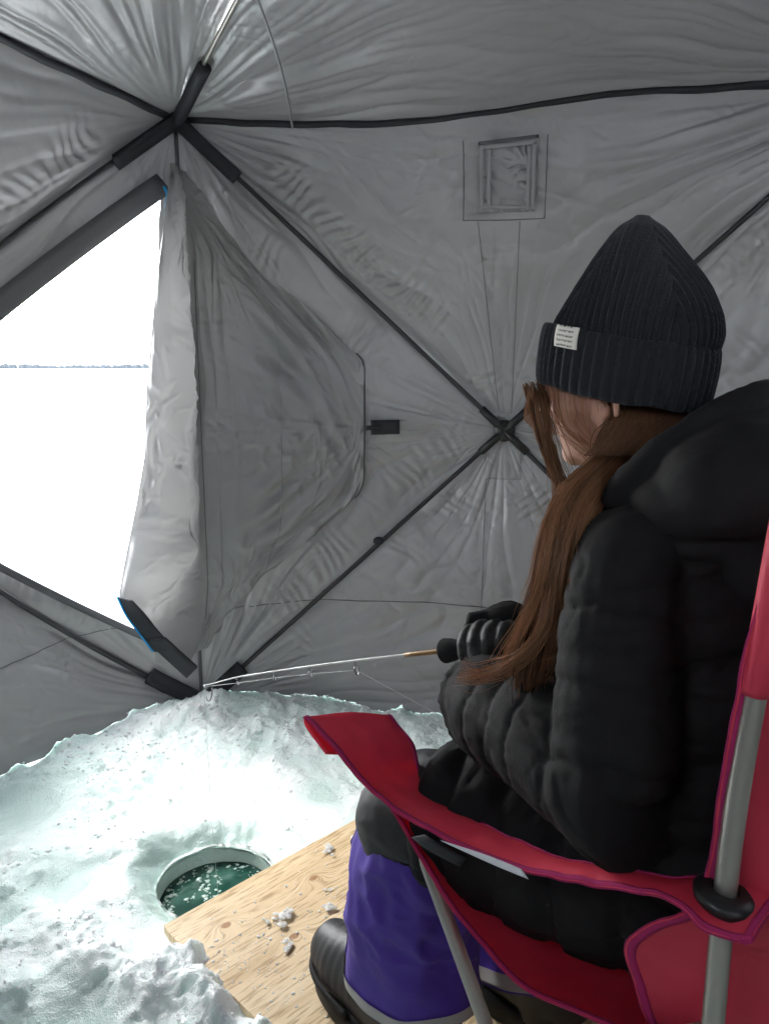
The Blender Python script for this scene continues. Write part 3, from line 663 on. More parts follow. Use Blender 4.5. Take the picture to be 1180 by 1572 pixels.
# seams
def seam_line(W, pts, r=.0013, m='seam_dark', k=1.0, n=80):
    p = np.array(pts, float); t = np.linspace(0, 1, n); d = np.concatenate([[0], np.cumsum(np.linalg.norm(np.diff(p, axis=0), axis=1))]); d /= d[-1]
    s = np.interp(t, d, p[:, 0]); z = np.interp(t, d, p[:, 1]); P = W.pos(s, z, W.disp(s, z, k) - .0022)
    return part('seam', loft(P, r, ns=6, ref=(0.3, 0.2, .9)), M[m], tent)
# covered vent window near the eave
for e0_, e1_ in (((.852, 1.765), (.852, 1.545)), ((.852, 1.545), (1.085, 1.545)), ((1.085, 1.545), (1.085, 1.765))): seam_line(WR, [e0_, e1_], .0011, 'seam_dark', n=30)
v = wall_patch('vent_flap', WR, .897, 1.058, 1.566, 1.742, -.008, 1.6, 'vent', .003, 70)
for pts in ([(.905, 1.562), (.905, 1.745)], [(.925, 1.570), (.925, 1.735)], [(1.050, 1.562), (1.050, 1.742)], [(1.036, 1.57), (1.036, 1.735)], [(.900, 1.738), (1.056, 1.742)], [(.900, 1.578), (1.056, 1.572)]):
    wall_band('vent_hem', WR, pts, .011, .003, 'seam', -.0125, 16)
wall_band('vent_hem', WR, [(.895, 1.750), (1.060, 1.756)], .010, .006, 'darkband', -.013, 16)

seam_line(WR, [(.02, .325), (.40, .362), (.75, .37), (1.2, .36), (1.97, .33)])
seam_line(WR, [(hs + .03, 1.54), (hs + .02, hz + .05)], .0008); seam_line(WR, [(hs - .09, 1.54), (hs - .02, hz + .06)], .0008)
seam_line(WR, [(hs - .055, hz - .02), (hs - .055, .05)], .0008)
seam_line(WL, [(.02, .32), (.6, .30), (1.2, .29)], .0012)
# roof seam tape
e0 = C0 + .36 * unit(C1 - C0) + ZV * (HW - .045); e1 = at(385, -30, Z=1.90)
tt = np.linspace(0, 1, 30)[:, None]; P = e0 * (1 - tt) + e1 * tt + A(.014, 0, 0) * np.sin(tt * np.pi) - ZV * .006 * np.sin(tt * np.pi)
part('roof_seam', loft(P, .004, .0035, ns=8), M['seam'], tent)

part('corner_seam', tube(np.array([C0 + ZV * .0, C0 + ZV * .9, C0 + ZV * HW]) - .003 * unit(WR.out + WL.out), .006, 8, 20), M['seam_dark'], tent)
# pole pockets (black boots) at the near corner
def boot(W, p0, p1, w=.045):
    return wall_band('pole_pocket', W, [p0, p1], w, .012, 'webbing', -.022, 14)
def toward(W, c, d0, d1):
    u = unit(A(W.hub[0] - c[0], W.hub[1] - c[1])); return (c[0] + u[0] * d0, c[1] + u[1] * d0), (c[0] + u[0] * d1, c[1] + u[1] * d1)
for W in (WR, WL):
    boot(W, *toward(W, (0, HW), -.005, .25 if W is WR else .24), .042); boot(W, *toward(W, (0, 0), .0, .20), .05)
t = np.linspace(-.02, .17, 12)[:, None]; P = (C0 + ZV * HW) * (1 - t) + ROOF * t + ZV * (.05 * np.sin(np.pi * np.clip(t, 0, 1)) - .022)
V, F = loft(P, .020, .017, ns=12, ref=(1, 0, 0)); part('pole_pocket', (V, F), M['webbing'], tent)
c = C0 + ZV * (HW - .012) - .02 * unit(WR.out + WL.out); part('corner_joint', ellipsoid(c, np.eye(3), (.026, .026, .024), 16, 10), M['webbing'], tent)

# the open door flap: hinged beside the corner, folded back over the right wall, tip held by a tab
def build_flap():
    zs = np.linspace(.20, 1.70, 260); na = 250
    edge = np.array([at(x, y, Y=Y) for (x, y, Y) in ((238, 1000, 2.33), (212, 965, 2.29), (182, 918, 2.25), (190, 870, 2.24), (210, 770, 2.24), (222, 700, 2.24), (225, 600, 2.24), (240, 430, 2.26), (256, 300, 2.33), (262, 262, 2.38))])
    ex = np.interp(zs, edge[:, 2], edge[:, 0]); ey = np.interp(zs, edge[:, 2], edge[:, 1])
    ridge_px = np.interp(zs, [.20, .36, .46, .58, .70, .9, 1.04, 1.2, 1.38, 1.5, 1.7], [250, 200, 245, 284, 268, 268, 285, 290, 288, 276, 268])
    ridge_px = ridge_px + 12 + 9 * perlin(zs * 9, 2.2) + 5 * perlin(zs * 24, 7.)
    sr = np.interp(zs, [.20, .30, .457, .60, .715, .76, 1.12, 1.15, 1.28, 1.42, 1.56, 1.70], [.03, .09, .225, .40, .525, .542, .548, .54, .40, .235, .12, .03])
    out = np.empty((len(zs), na, 3)); a = np.linspace(0, 1, na)
    wd, wi = WR.d, -WR.out
    for i, z in enumerate(zs):
        p0 = A(ex[i], ey[i], z); yb = (786 - 1190 * 0)
        Y1 = float(np.interp(z, [.2, .45, 1.4, 1.7], [2.33, 2.29, 2.29, 2.37]))
        d = ray(ridge_px[i], 563); p1 = A(d[0] / d[1] * Y1, Y1, z)
        p1 = p0 * .0 + p1
        if p1[0] < p0[0] + .01: p1[0] = p0[0] + .01
        w = lambda s, o: WR.pos(A(s), A(z), A(0.))[0] + wi * o
        q_ = max(sr[i], .02); p2 = w(min(.035, q_ * .3), .045); p3 = w(min(.10, q_ * .5), .034); p4 = w(max(q_ * .72, .0), .022); p5 = w(q_, .006)
        pts = np.array([p0, p0 * .5 + p1 * .5 + A(-.004, -.010, 0), p1, p2, p3, p4, p5]); pr = [0, .09, .18, .30, .40, .72, 1.0]
        for c in range(3): out[i, :, c] = np.interp(a, pr, pts[:, c])
    # soften the fold a little
    for it in range(3): out[:, 1:-1] = .5 * out[:, 1:-1] + .25 * (out[:, :-2] + out[:, 2:])
    for it in range(4): out[1:-1] = .5 * out[1:-1] + .25 * (out[:-2] + out[2:])
    Z = zs[:, None] + 0 * a; Aa = a[None] + 0 * zs[:, None]
    # cloth folds: diagonal drapes from the upper hinge to the held tip, crumples near the hinge
    tip = (.55, .93); S = np.interp(a, [0, .18, .30, .40, 1.0], [-.20, -.09, 0, .07, 1.])[None] * np.where(Aa > .4, np.maximum(sr, .13)[:, None] / 1.0, 1.0)
    up = smooth(.75, 1.25, Z)
    ph1 = (Z + 1.15 * S) * 1.0; dr = np.sin(2 * np.pi * (ph1 / .155 + .7 * perlin(S * 3, Z * 3, 1.))) * up
    fall = smooth(.08, .2, S) * smooth(.62, .4, S)
    D = .020 * dr * fall * (.6 + .5 * perlin(S * 5, Z * 4, 8.))
    ph2 = (Z - .9 * S); D += .011 * np.sin(2 * np.pi * (ph2 / .12 + .8 * perlin(S * 4, Z * 4, 3.))) * smooth(.95, .6, Z) * fall
    D += .010 * perlin(S * 7, Z * 4, 2.) * smooth(.0, .1, S)
    lit = smooth(.06, -.02, S)
    D += crumple(S * 1.0, Z * .8, 9, .016, 2.2) * lit + crumple(S, Z * 1.2, 19, .010, 5.2) * lit + .016 * perlin(S * 7, Z * 5, 4.) * lit + .008 * perlin(S * 15, Z * 9, 14.) * lit
    D += crumple((S + Z) * .7, (Z - S) * .28, 11, .010, 12.) * (1 - lit) + crumple((S - Z) * .7, (Z + S) * .25, 13, .009, 13.) * (1 - lit) * smooth(1.05, .75, Z) + (star(S, Z, (.02, 1.62), 12, .013, .9, 1.3, 77.) + star(S, Z, (.56, .93), 9, .010, .5, .8, 88.) + crumple(S, Z, 12, .0065, 17.)) * (1 - lit)
    D = D * smooth(0, .02, Aa) 
    N = grid_normals(out); sg = np.sign(np.sum(N[130, 200] * -WR.out)); P = out + N * sg * D[..., None]
    keep = P
    o = part('door_flap', (keep.reshape(-1, 3), grid_faces(len(zs), na)), M['flap'], tent)
    def along(idx, name, r, m, off=.0015):
        Q = P[:, idx] + N[:, idx] * sg * off; V, F = loft(Q, r, ns=6, ref=WR.d); return link(name, mesh_np(name, to_local(V, tent), F), M[m], o)
    # hems and seams of the flap
    Q = P[:, -1] + N[:, -1] * sg * .002; hh_ = np.where((zs > .70) & (zs < 1.17))[0]; V, F = loft(Q[hh_], .0028, ns=6, ref=WR.d); link('flap_hem', mesh_np('flap_hem', to_local(V, tent), F), M['seam_dark'], o)
    j = int(np.argmin(np.abs(a - .33))); V, F = loft(P[20:215, j] + N[20:215, j] * sg * .001, .0012, ns=6, ref=WR.d); link('seam', mesh_np('seam', to_local(V, tent), F), M['seam_dark'], o)
    # vertical seam further out, straight in the cloth
    rows = np.where((zs > .47) & (zs < 1.42))[0]; js = [int(np.argmin(np.abs(S[i] - .215))) for i in rows]
    Q = np.array([P[i, jj] + N[i, jj] * sg * .0015 for i, jj in zip(rows, js)]); 
    for it in range(6): Q[1:-1] = .5 * Q[1:-1] + .25 * (Q[:-2] + Q[2:])
    V, F = loft(Q, .002, ns=6, ref=WR.d); link('seam', mesh_np('seam', to_local(V, tent), F), M['seam'], o)
    # black corner of the door with cyan piping along its free edge
    pe = np.array([at(182, 916, Y=2.235), at(196, 945, Y=2.23), at(216, 972, Y=2.235), at(237, 1000, Y=2.25)])
    pi_ = np.array([at(203, 922, Y=2.215), at(222, 942, Y=2.215), at(246, 972, Y=2.23), at(272, 1000, Y=2.26)])
    sheet = surf(np.stack([pe, pi_], 1), 30, 6); V, F = slab(sheet, .004); link('flap_corner', mesh_np('flap_corner', to_local(V, tent), F), M['webbing'], o)
    V, F = tube(pe + A(-.003, -.002, 0), .0032, 8, 30); link('piping', mesh_np('piping', to_local(V, tent), F), M['zip_blue'], o)
    pt = np.array([at(236, 992, Y=2.37), at(300, 1034, Y=2.40)]); pb = np.array([at(222, 980, Y=2.240), at(287, 1040, Y=2.32)])
    pt2 = np.array([at(254, 980, Y=2.225), at(303, 1024, Y=2.30)])
    sheet = surf(np.stack([pb, pt2], 1), 12, 5); V, F = slab(sheet, .008); link('zip_garage', mesh_np('zip_garage', to_local(V, tent), F), M['webbing'], o)
    # cyan loop at the top of the opening
    pp = np.array([at(252, 286, Y=2.40), at(257, 300, Y=2.395), at(255, 318, Y=2.40)]); V, F = tube(pp, .004, 8, 12); link('piping', mesh_np('piping', to_local(V, tent), F), M['zip_blue'], o)
build_flap()
# tab that holds the flap
tabs, tabz = .612, .935
t_ = wall_band('holding_tab', WR, [(tabs - .045, tabz), (tabs + .045, tabz + .002)], .046, .006, 'webbing', -.016, 10)
wall_band('holding_tab', WR, [(.555, tabz), (.60, tabz)], .014, .005, 'plastic', -.024, 8)
# small bracket on the lower pole
q = WR.pos(A(.59), A(.565), A(-.014))[0]; part('pole_clip', ellipsoid(q, np.eye(3), (.018, .012, .014), 12, 8), M['webbing'], tent)

# ------------------------------------------------------------------ plywood sheet
def wood_material():
    m = mat('pale_pine_plywood', (.55, .40, .22), .55, .35); b = bsdf(m)
    tc = nd(m, 'ShaderNodeTexCoord'); src = tc.outputs['Object']
    knots = [(.091, .087), (.168, .207), (.307, .099), (.50, .22), (.62, .09), (.30, .62), (.75, .5)]
    # pull the grain around each knot
    sep = nd(m, 'ShaderNodeSeparateXYZ'); lk(m, src, sep.inputs[0])
    tot = None; core = None
    for (kx, ky) in knots:
        v = nd(m, 'ShaderNodeVectorMath', operation='SUBTRACT'); lk(m, src, v.inputs[0]); v.inputs[1].default_value = (kx, ky, BT / 2)
        sc = nd(m, 'ShaderNodeVectorMath', operation='MULTIPLY'); lk(m, v.outputs[0], sc.inputs[0]); sc.inputs[1].default_value = (.75, 1.15, 0)
        ln = nd(m, 'ShaderNodeVectorMath', operation='LENGTH'); lk(m, sc.outputs[0], ln.inputs[0])
        g = nd(m, 'ShaderNodeMapRange'); g.inputs['From Min'].default_value = 0; g.inputs['From Max'].default_value = .05; g.inputs['To Min'].default_value = 1; g.inputs['To Max'].default_value = 0; lk(m, ln.outputs['Value'], g.inputs['Value'])
        p = nd(m, 'ShaderNodeMath', operation='POWER'); lk(m, g.outputs[0], p.inputs[0]); p.inputs[1].default_value = 2
        c = nd(m, 'ShaderNodeMapRange'); c.interpolation_type = 'SMOOTHSTEP'; c.inputs['From Min'].default_value = .0105; c.inputs['From Max'].default_value = .006; lk(m, ln.outputs['Value'], c.inputs['Value'])
        if tot is None: tot, core = p.outputs[0], c.outputs[0]
        else:
            a = nd(m, 'ShaderNodeMath', operation='ADD'); lk(m, tot, a.inputs[0]); lk(m, p.outputs[0], a.inputs[1]); tot = a.outputs[0]
            a = nd(m, 'ShaderNodeMath', operation='MAXIMUM'); lk(m, core, a.inputs[0]); lk(m, c.outputs[0], a.inputs[1]); core = a.outputs[0]
    k1 = nd(m, 'ShaderNodeMath', operation='MULTIPLY'); lk(m, tot, k1.inputs[0]); k1.inputs[1].default_value = .05
    y2 = nd(m, 'ShaderNodeMath', operation='ADD'); lk(m, sep.outputs[1], y2.inputs[0]); lk(m, k1.outputs[0], y2.inputs[1])
    cb = nd(m, 'ShaderNodeCombineXYZ')
    x2 = nd(m, 'ShaderNodeMath', operation='MULTIPLY'); lk(m, sep.outputs[0], x2.inputs[0]); x2.inputs[1].default_value = .09
    lk(m, x2.outputs[0], cb.inputs[0]); lk(m, y2.outputs[0], cb.inputs[1])
    n1 = nd(m, 'ShaderNodeTexNoise'); n1.inputs['Scale'].default_value = 26.; n1.inputs['Detail'].default_value = 5.; n1.inputs['Distortion'].default_value = .6; lk(m, cb.outputs[0], n1.inputs['Vector'])
    n2 = nd(m, 'ShaderNodeTexNoise'); n2.inputs['Scale'].default_value = 190.; n2.inputs['Detail'].default_value = 3.; lk(m, cb.outputs[0], n2.inputs['Vector'])
    r = nd(m, 'ShaderNodeValToRGB'); e = r.color_ramp.elements; e[0].position = .3; e[0].color = (.54, .395, .22, 1); e[1].position = .68; e[1].color = (.72, .585, .39, 1)
    e2 = e.new(.5); e2.color = (.66, .515, .32, 1); lk(m, n1.outputs[0], r.inputs[0])
    fr = nd(m, 'ShaderNodeValToRGB'); e = fr.color_ramp.elements; e[0].position = .37; e[0].color = (.50, .42, .32, 1); e[1].position = .5; e[1].color = (1, 1, 1, 1); lk(m, n2.outputs[0], fr.inputs[0])
    mu = nd(m, 'ShaderNodeMix', data_type='RGBA', blend_type='MULTIPLY'); mu.inputs['Factor'].default_value = .75; lk(m, r.outputs[0], mu.inputs['A']); lk(m, fr.outputs[0], mu.inputs['B'])
    wv = nd(m, 'ShaderNodeTexNoise'); wv.inputs['Scale'].default_value = 300.; lk(m, src, wv.inputs['Vector'])
    kn = nd(m, 'ShaderNodeMix', data_type='RGBA'); kn.inputs['B'].default_value = (.28, .125, .05, 1); lk(m, mu.outputs['Result'], kn.inputs['A'])
    kk = nd(m, 'ShaderNodeMath', operation='MULTIPLY'); lk(m, core, kk.inputs[0]); kk.inputs[1].default_value = .8; lk(m, kk.outputs[0], kn.inputs['Factor'])
    lk(m, kn.outputs['Result'], b.inputs['Base Color'])
    bp = nd(m, 'ShaderNodeBump'); bp.inputs['Strength'].default_value = .5; bp.inputs['Distance'].default_value = .0015; lk(m, n2.outputs[0], bp.inputs['Height'])
    b2 = nd(m, 'ShaderNodeBump'); b2.inputs['Strength'].default_value = .4; b2.inputs['Distance'].default_value = .003; lk(m, n1.outputs[0], b2.inputs['Height']); lk(m, bp.outputs[0], b2.inputs['Normal'])
    lk(m, b2.outputs[0], b.inputs['Normal']); return m
M['wood'] = wood_material()
def build_board():
    Lx, Ly = 1.22, 1.22; bm = bmesh.new()
    n = 60; loop = []
    rng = np.random.default_rng(5)
    def edge(p, q):
        for i in range(n):
            t = i / n; w = .0012 * perlin(t * 30, p[0] + q[1] * 3, 1.); d = unit(A(q[0] - p[0], q[1] - p[1])); loop.append((p[0] + (q[0] - p[0]) * t - d[1] * w, p[1] + (q[1] - p[1]) * t + d[0] * w))
    edge((0.004, 0), (Lx, 0)); edge((Lx, 0), (Lx, Ly)); edge((Lx, Ly), (0, Ly)); edge((0, Ly), (0, .004))
    top = [bm.verts.new((x, y, BT / 2)) for x, y in loop]; bot = [bm.verts.new((x, y, -BT / 2)) for x, y in loop]
    bm.faces.new(top); bm.faces.new(bot[::-1]); k = len(loop)
    for i in range(k): bm.faces.new([bot[i], bot[(i + 1) % k], top[(i + 1) % k], top[i]])
    bmesh.ops.recalc_face_normals(bm, faces=bm.faces)
    me = bpy.data.meshes.new('plywood_sheet'); bm.to_mesh(me); bm.free()
    o = link('plywood_sheet', me, M['wood']); o.matrix_world = Matrix(((BE[0], BF[0], 0, BC[0]), (BE[1], BF[1], 0, BC[1]), (0, 0, -1, BZ - BT / 2), (0, 0, 0, 1)))
    # axes are left handed in plan, so the sheet is turned over: its printed grain uses x along the far edge
    tag(o, 'pale pine plywood sheet with knots lying on the ice beside the hole', 'plywood')
build_board()

# ------------------------------------------------------------------ folding camp chair
FW = unit(A(-.7317, .6816, 0)); RT = A(.6816, .7317, 0); PB = A(.324, .66, 0)
def Q(u, w, z): return PB + FW * u + RT * w + ZV * z
def on_w(x, y, w): return on_plane(x, y, PB + RT * w, RT)
def on_u(x, y, u): return on_plane(x, y, PB + FW * u, FW)
CW = .54
chair = empty('camping_chair', Q(.25, .27, 0)); tag(chair, 'red folding camping chair with magenta edging and grey tube frame', 'chair')
ZF = BZ + .012
def steel(a, b, r=.0095, name='frame_tube'):
    t = np.linspace(0, 1, 14)[:, None]; return part(name, loft(np.asarray(a) * (1 - t) + np.asarray(b) * t, r, ns=18, ref=(1, .3, 0) if abs(unit(np.asarray(b) - a)[2]) > .5 else (0, 0, 1)), M['steel'], chair)
# rear posts
for w, s in ((0., 1), (CW, -1)):
    pts = np.array([Q(0, w, ZF), Q(0, w, .35), Q(0, w, .62), Q(-.004, w, .75), Q(-.012, w, .86), Q(-.022, w, .98)])
    part('rear_post', loft(cat_rom(pts, 40), .0108, ns=20, ref=(1, 0, 0)), M['steel'], chair)
# side crosses
for w, s in ((0., 1), (CW, -1)):
    steel(Q(.402, w + .02 * s, .500), Q(.151, w + .02 * s, ZF), .0098); steel(Q(.46, w + .03 * s, ZF), Q(.02, w + .03 * s, .44), .0092)
# front and rear crosses
for u in (.44, .03):
    steel(Q(u, .02, ZF), Q(u + .01, CW - .02, .42), .009); steel(Q(u + .02, CW - .02, ZF), Q(u + .025, .02, .42), .009)
for (u, w) in ((0, 0), (0, CW), (.151, .02), (.46, .03), (.46, CW - .03), (.151, CW - .02)):
    part('foot', loft(np.array([Q(u, w, BZ + .0005), Q(u, w, BZ + .008), Q(u, w, BZ + .026), Q(u, w, BZ + .032)]), [.019, .021, .017, .012], ns=14, ref=(1, 0, 0)), M['plastic'], chair)

def edge_path(P, which):
    return {'u0': P[0], 'u1': P[-1], 'v0': P[:, 0], 'v1': P[:, -1]}[which]
def cloth(name, ctrl, nu, nv, m, th=.0022, binds=(), bw=.0075, wr=.0025, seed=0., label=None):
    P = surf(ctrl, nu, nv); N = grid_normals(P); L = P - P.mean((0, 1))
    D = wr * (perlin(P[..., 0] * 14, P[..., 1] * 14, P[..., 2] * 14 + seed) + .5 * perlin(P[..., 0] * 40, P[..., 1] * 40, P[..., 2] * 40 + seed))
    P = P + N * D[..., None]
    o = part(name, slab(P, th), M[m], chair)
    for bnd in binds:
        E = edge_path(P, bnd); Ni = edge_path(N, bnd); inner = {'u0': P[3], 'u1': P[-4], 'v0': P[:, 3], 'v1': P[:, -4]}[bnd]
        dirn = inner - E; dirn /= np.linalg.norm(dirn, axis=1)[:, None] + 1e-9
        # folded ribbon hugging the edge: outer roll plus two lips
        t = np.linspace(0, 1, len(E)); k = 5; prof = [(bw, .0021), (bw * .5, .0024), (-.0012, .0), (bw * .5, -.0024), (bw, -.0021)]
        rip = .0008 * perlin(t * len(E) * .35, seed + 2.)
        G = np.stack([E + dirn * (a + rip)[:, None] + Ni * b for (a, b) in [(np.full(len(E), p[0]), p[1]) for p in prof]], 1)
        V, F = slab(G, .0012); link('binding', mesh_np('binding', to_local(V, chair), F), M['magenta'], o)
    return o, P, N

# left armrest: near edge and far edge read off the photograph on planes just outside and inside the arm
near = [on_w(466, 1101, -.045), on_w(503, 1138, -.045), on_w(575, 1222, -.040), on_w(690, 1293, -.032), on_w(810, 1340, -.022), on_w(930, 1366, -.02), on_w(1030, 1386, -.03), Q(-.0, -.042, .614), Q(-.035, -.036, .617)]
far = [on_w(600, 1098, .085), on_w(632, 1140, .085), on_w(650, 1195, .075), on_w(735, 1262, .05), on_w(850, 1312, .030), on_w(950, 1335, .022), on_w(1040, 1352, .03), Q(.0, .044, .626), Q(-.04, .038, .624)]
ctrl = []
for a, b in zip(near, far):
    m_ = (a + b) / 2 + ZV * .004; ctrl.append([a, m_, b])
arm, PA, NA = cloth('armrest', ctrl, 110, 24, 'red', .003, ('v0', 'v1', 'u1'), .007, .0045, 2.)
# front pocket fold of the armrest
pf = surf([[on_w(466, 1101, -.045), (on_w(466, 1101, -.045) + on_w(600, 1098, .085)) / 2 + ZV * .006, on_w(600, 1098, .085)],
           [on_w(470, 1104, -.045) - ZV * .012, (on_w(478, 1110, -.045) + on_w(610, 1106, .085)) / 2 - ZV * .014, on_w(606, 1104, .085) - ZV * .012],
           [on_w(500, 1136, -.043) - ZV * .020, (on_w(500, 1138, -.043) + on_w(628, 1140, .085)) / 2 - ZV * .020, on_w(630, 1140, .083) - ZV * .020]], 16, 24)
V, F = slab(pf, .003); link('armrest_pocket', mesh_np('armrest_pocket', to_local(V, chair), F), M['red'], arm)
# grommet
th = np.linspace(0, 2 * np.pi, 40, endpoint=False); prof = [(.0115, -.008), (.0118, .010), (.014, .0125), (.026, .008), (.029, .004), (.028, -.002), (.015, -.008), (.0115, -.008)]
G = np.array([[Q(0, 0, .622) + (FW * math.cos(a) * 1.0 + RT * math.sin(a)) * r_ + ZV * (z_ + .15 * r_ * math.cos(a)) for a in th] for r_, z_ in prof])
V, F = (G.reshape(-1, 3), grid_faces(len(prof), 40, True)); link('grommet', mesh_np('grommet', to_local(V, chair), F), M['plastic'], arm)
# white care label under the armrest
lab = surf([[on_w(676, 1290, -.036), on_w(690, 1297, -.036)], [on_w(745, 1312, -.034), on_w(758, 1328, -.036)], [on_w(800, 1334, -.028), on_w(811, 1350, -.034)]], 16, 5)
V, F = slab(lab, .0008); link('care_label', mesh_np('care_label', to_local(V, chair), F), M['white_tag'], arm)
# right armrest, mirrored in the chair's own frame
def mirror(p):
    d = np.asarray(p) - PB; u, w = d @ FW, d @ RT; return Q(u, CW - w, p[2])
ctrl_r = [[mirror(c) for c in row] for row in ctrl]
cloth('armrest', ctrl_r, 60, 16, 'red', .003, ('v0', 'v1'), .009, .002, 5.)
# seat: sling from the front corners down to the rear
sl = [on_w(600, 1240, 0), on_w(648, 1322, -.002), on_w(700, 1404, 0), on_w(760, 1474, .004), on_w(810, 1522, .008), on_w(900, 1562, .012), Q(.03, .03, .40)]
rows = []
for i, p in enumerate(sl):
    d = p - PB; u, z = d @ FW, p[2]; w0 = d @ RT; ww = np.array([w0, w0 + .05, .14, .27, .40, CW - w0 - .05, CW - w0])
    zc = np.interp(i, [0, 2, 4, 6], [.47, .40, .36, .37])
    zz = [z, z * .72 + zc * .28 - .012, zc - .01, zc - .012, zc - .01, z * .72 + zc * .28 - .012, z]
    rows.append([Q(u, a, b) for a, b in zip(ww, zz)])
seat, PS, NS = cloth('seat', rows, 70, 90, 'red', .003, ('v0', 'v1', 'u0'), .0075, .0025, 8.)
# straps at the front corner
st_ = surf([[on_w(632, 1285, -.006), on_w(652, 1281, -.006)], [on_w(655, 1303, -.008), on_w(668, 1292, -.008)], [on_w(706, 1330, .012), on_w(716, 1318, .012)]], 10, 4)
V, F = slab(st_, .003); link('strap', mesh_np('strap', to_local(V, chair), F), M['webbing'], seat)
# backrest: hangs from the post tops, wraps forward at the hips
back_rows = []
left = [(-.024, -.004, 1.00), (-.012, -.006, .95), (-.002, -.012, .87), (.006, -.012, .79), (.012, -.008, .72), (.016, -.002, .655), (.034, .012, .59), (.080, .032, .535), (.111, .040, .487), (.100, .042, .445), (.078, .046, .395), (.03, .06, .36)]
for (u, w, z) in left:
    sagu = float(np.interp(z, [.36, .5, .62, 1.0], [-.13, -.125, -.10, -.07]))
    back_rows.append([Q(u, w, z), Q(u * .15 + sagu * .62 if z < .68 else u + sagu * .5, w + (.045 if z < .62 else .07), z + .004), Q(sagu * .9, .18, z + .012), Q(sagu, .27, z + .015), Q(sagu * .9, CW - .18, z + .012), Q(u * .15 + sagu * .62 if z < .68 else u + sagu * .5, CW - w - (.045 if z < .62 else .07), z + .004), Q(u, CW - w, z)])
bk, PK, NK = cloth('backrest', back_rows, 110, 90, 'red', .003, ('v0', 'v1', 'u0'), .012, .003, 11.)
# sleeve of the backrest over the post top
pts = np.array([Q(-.009, -.001, .835), Q(-.014, -.001, .88), Q(-.022, 0, .985), Q(-.023, 0, 1.0)]); part('post_sleeve', loft(cat_rom(pts, 24), .0135, .0145, ns=16, ref=(1, 0, 0)), M['red'], chair)
pts = np.array([Q(-.009, CW, .835), Q(-.014, CW, .88), Q(-.022, CW, .985), Q(-.023, CW, 1.0)]); part('post_sleeve', loft(cat_rom(pts, 24), .0135, .0145, ns=16, ref=(1, 0, 0)), M['red'], chair)
# ------------------------------------------------------------------ person
person = empty('person', Q(.2, .27, 0)); tag(person, 'person in black puffer jacket, dark beanie and purple snow pants holding a fishing rod', 'person')
def pmesh(name, me, m, parent=None):
    V, _ = get_vn(me); set_v(me, V - np.asarray(person.location)); return link(name, me, m, parent or person)
def ppart(name, VF, m, parent=None, sm=True): return link(name, mesh_np(name, to_local(VF[0], person), VF[1], sm), m, parent or person)

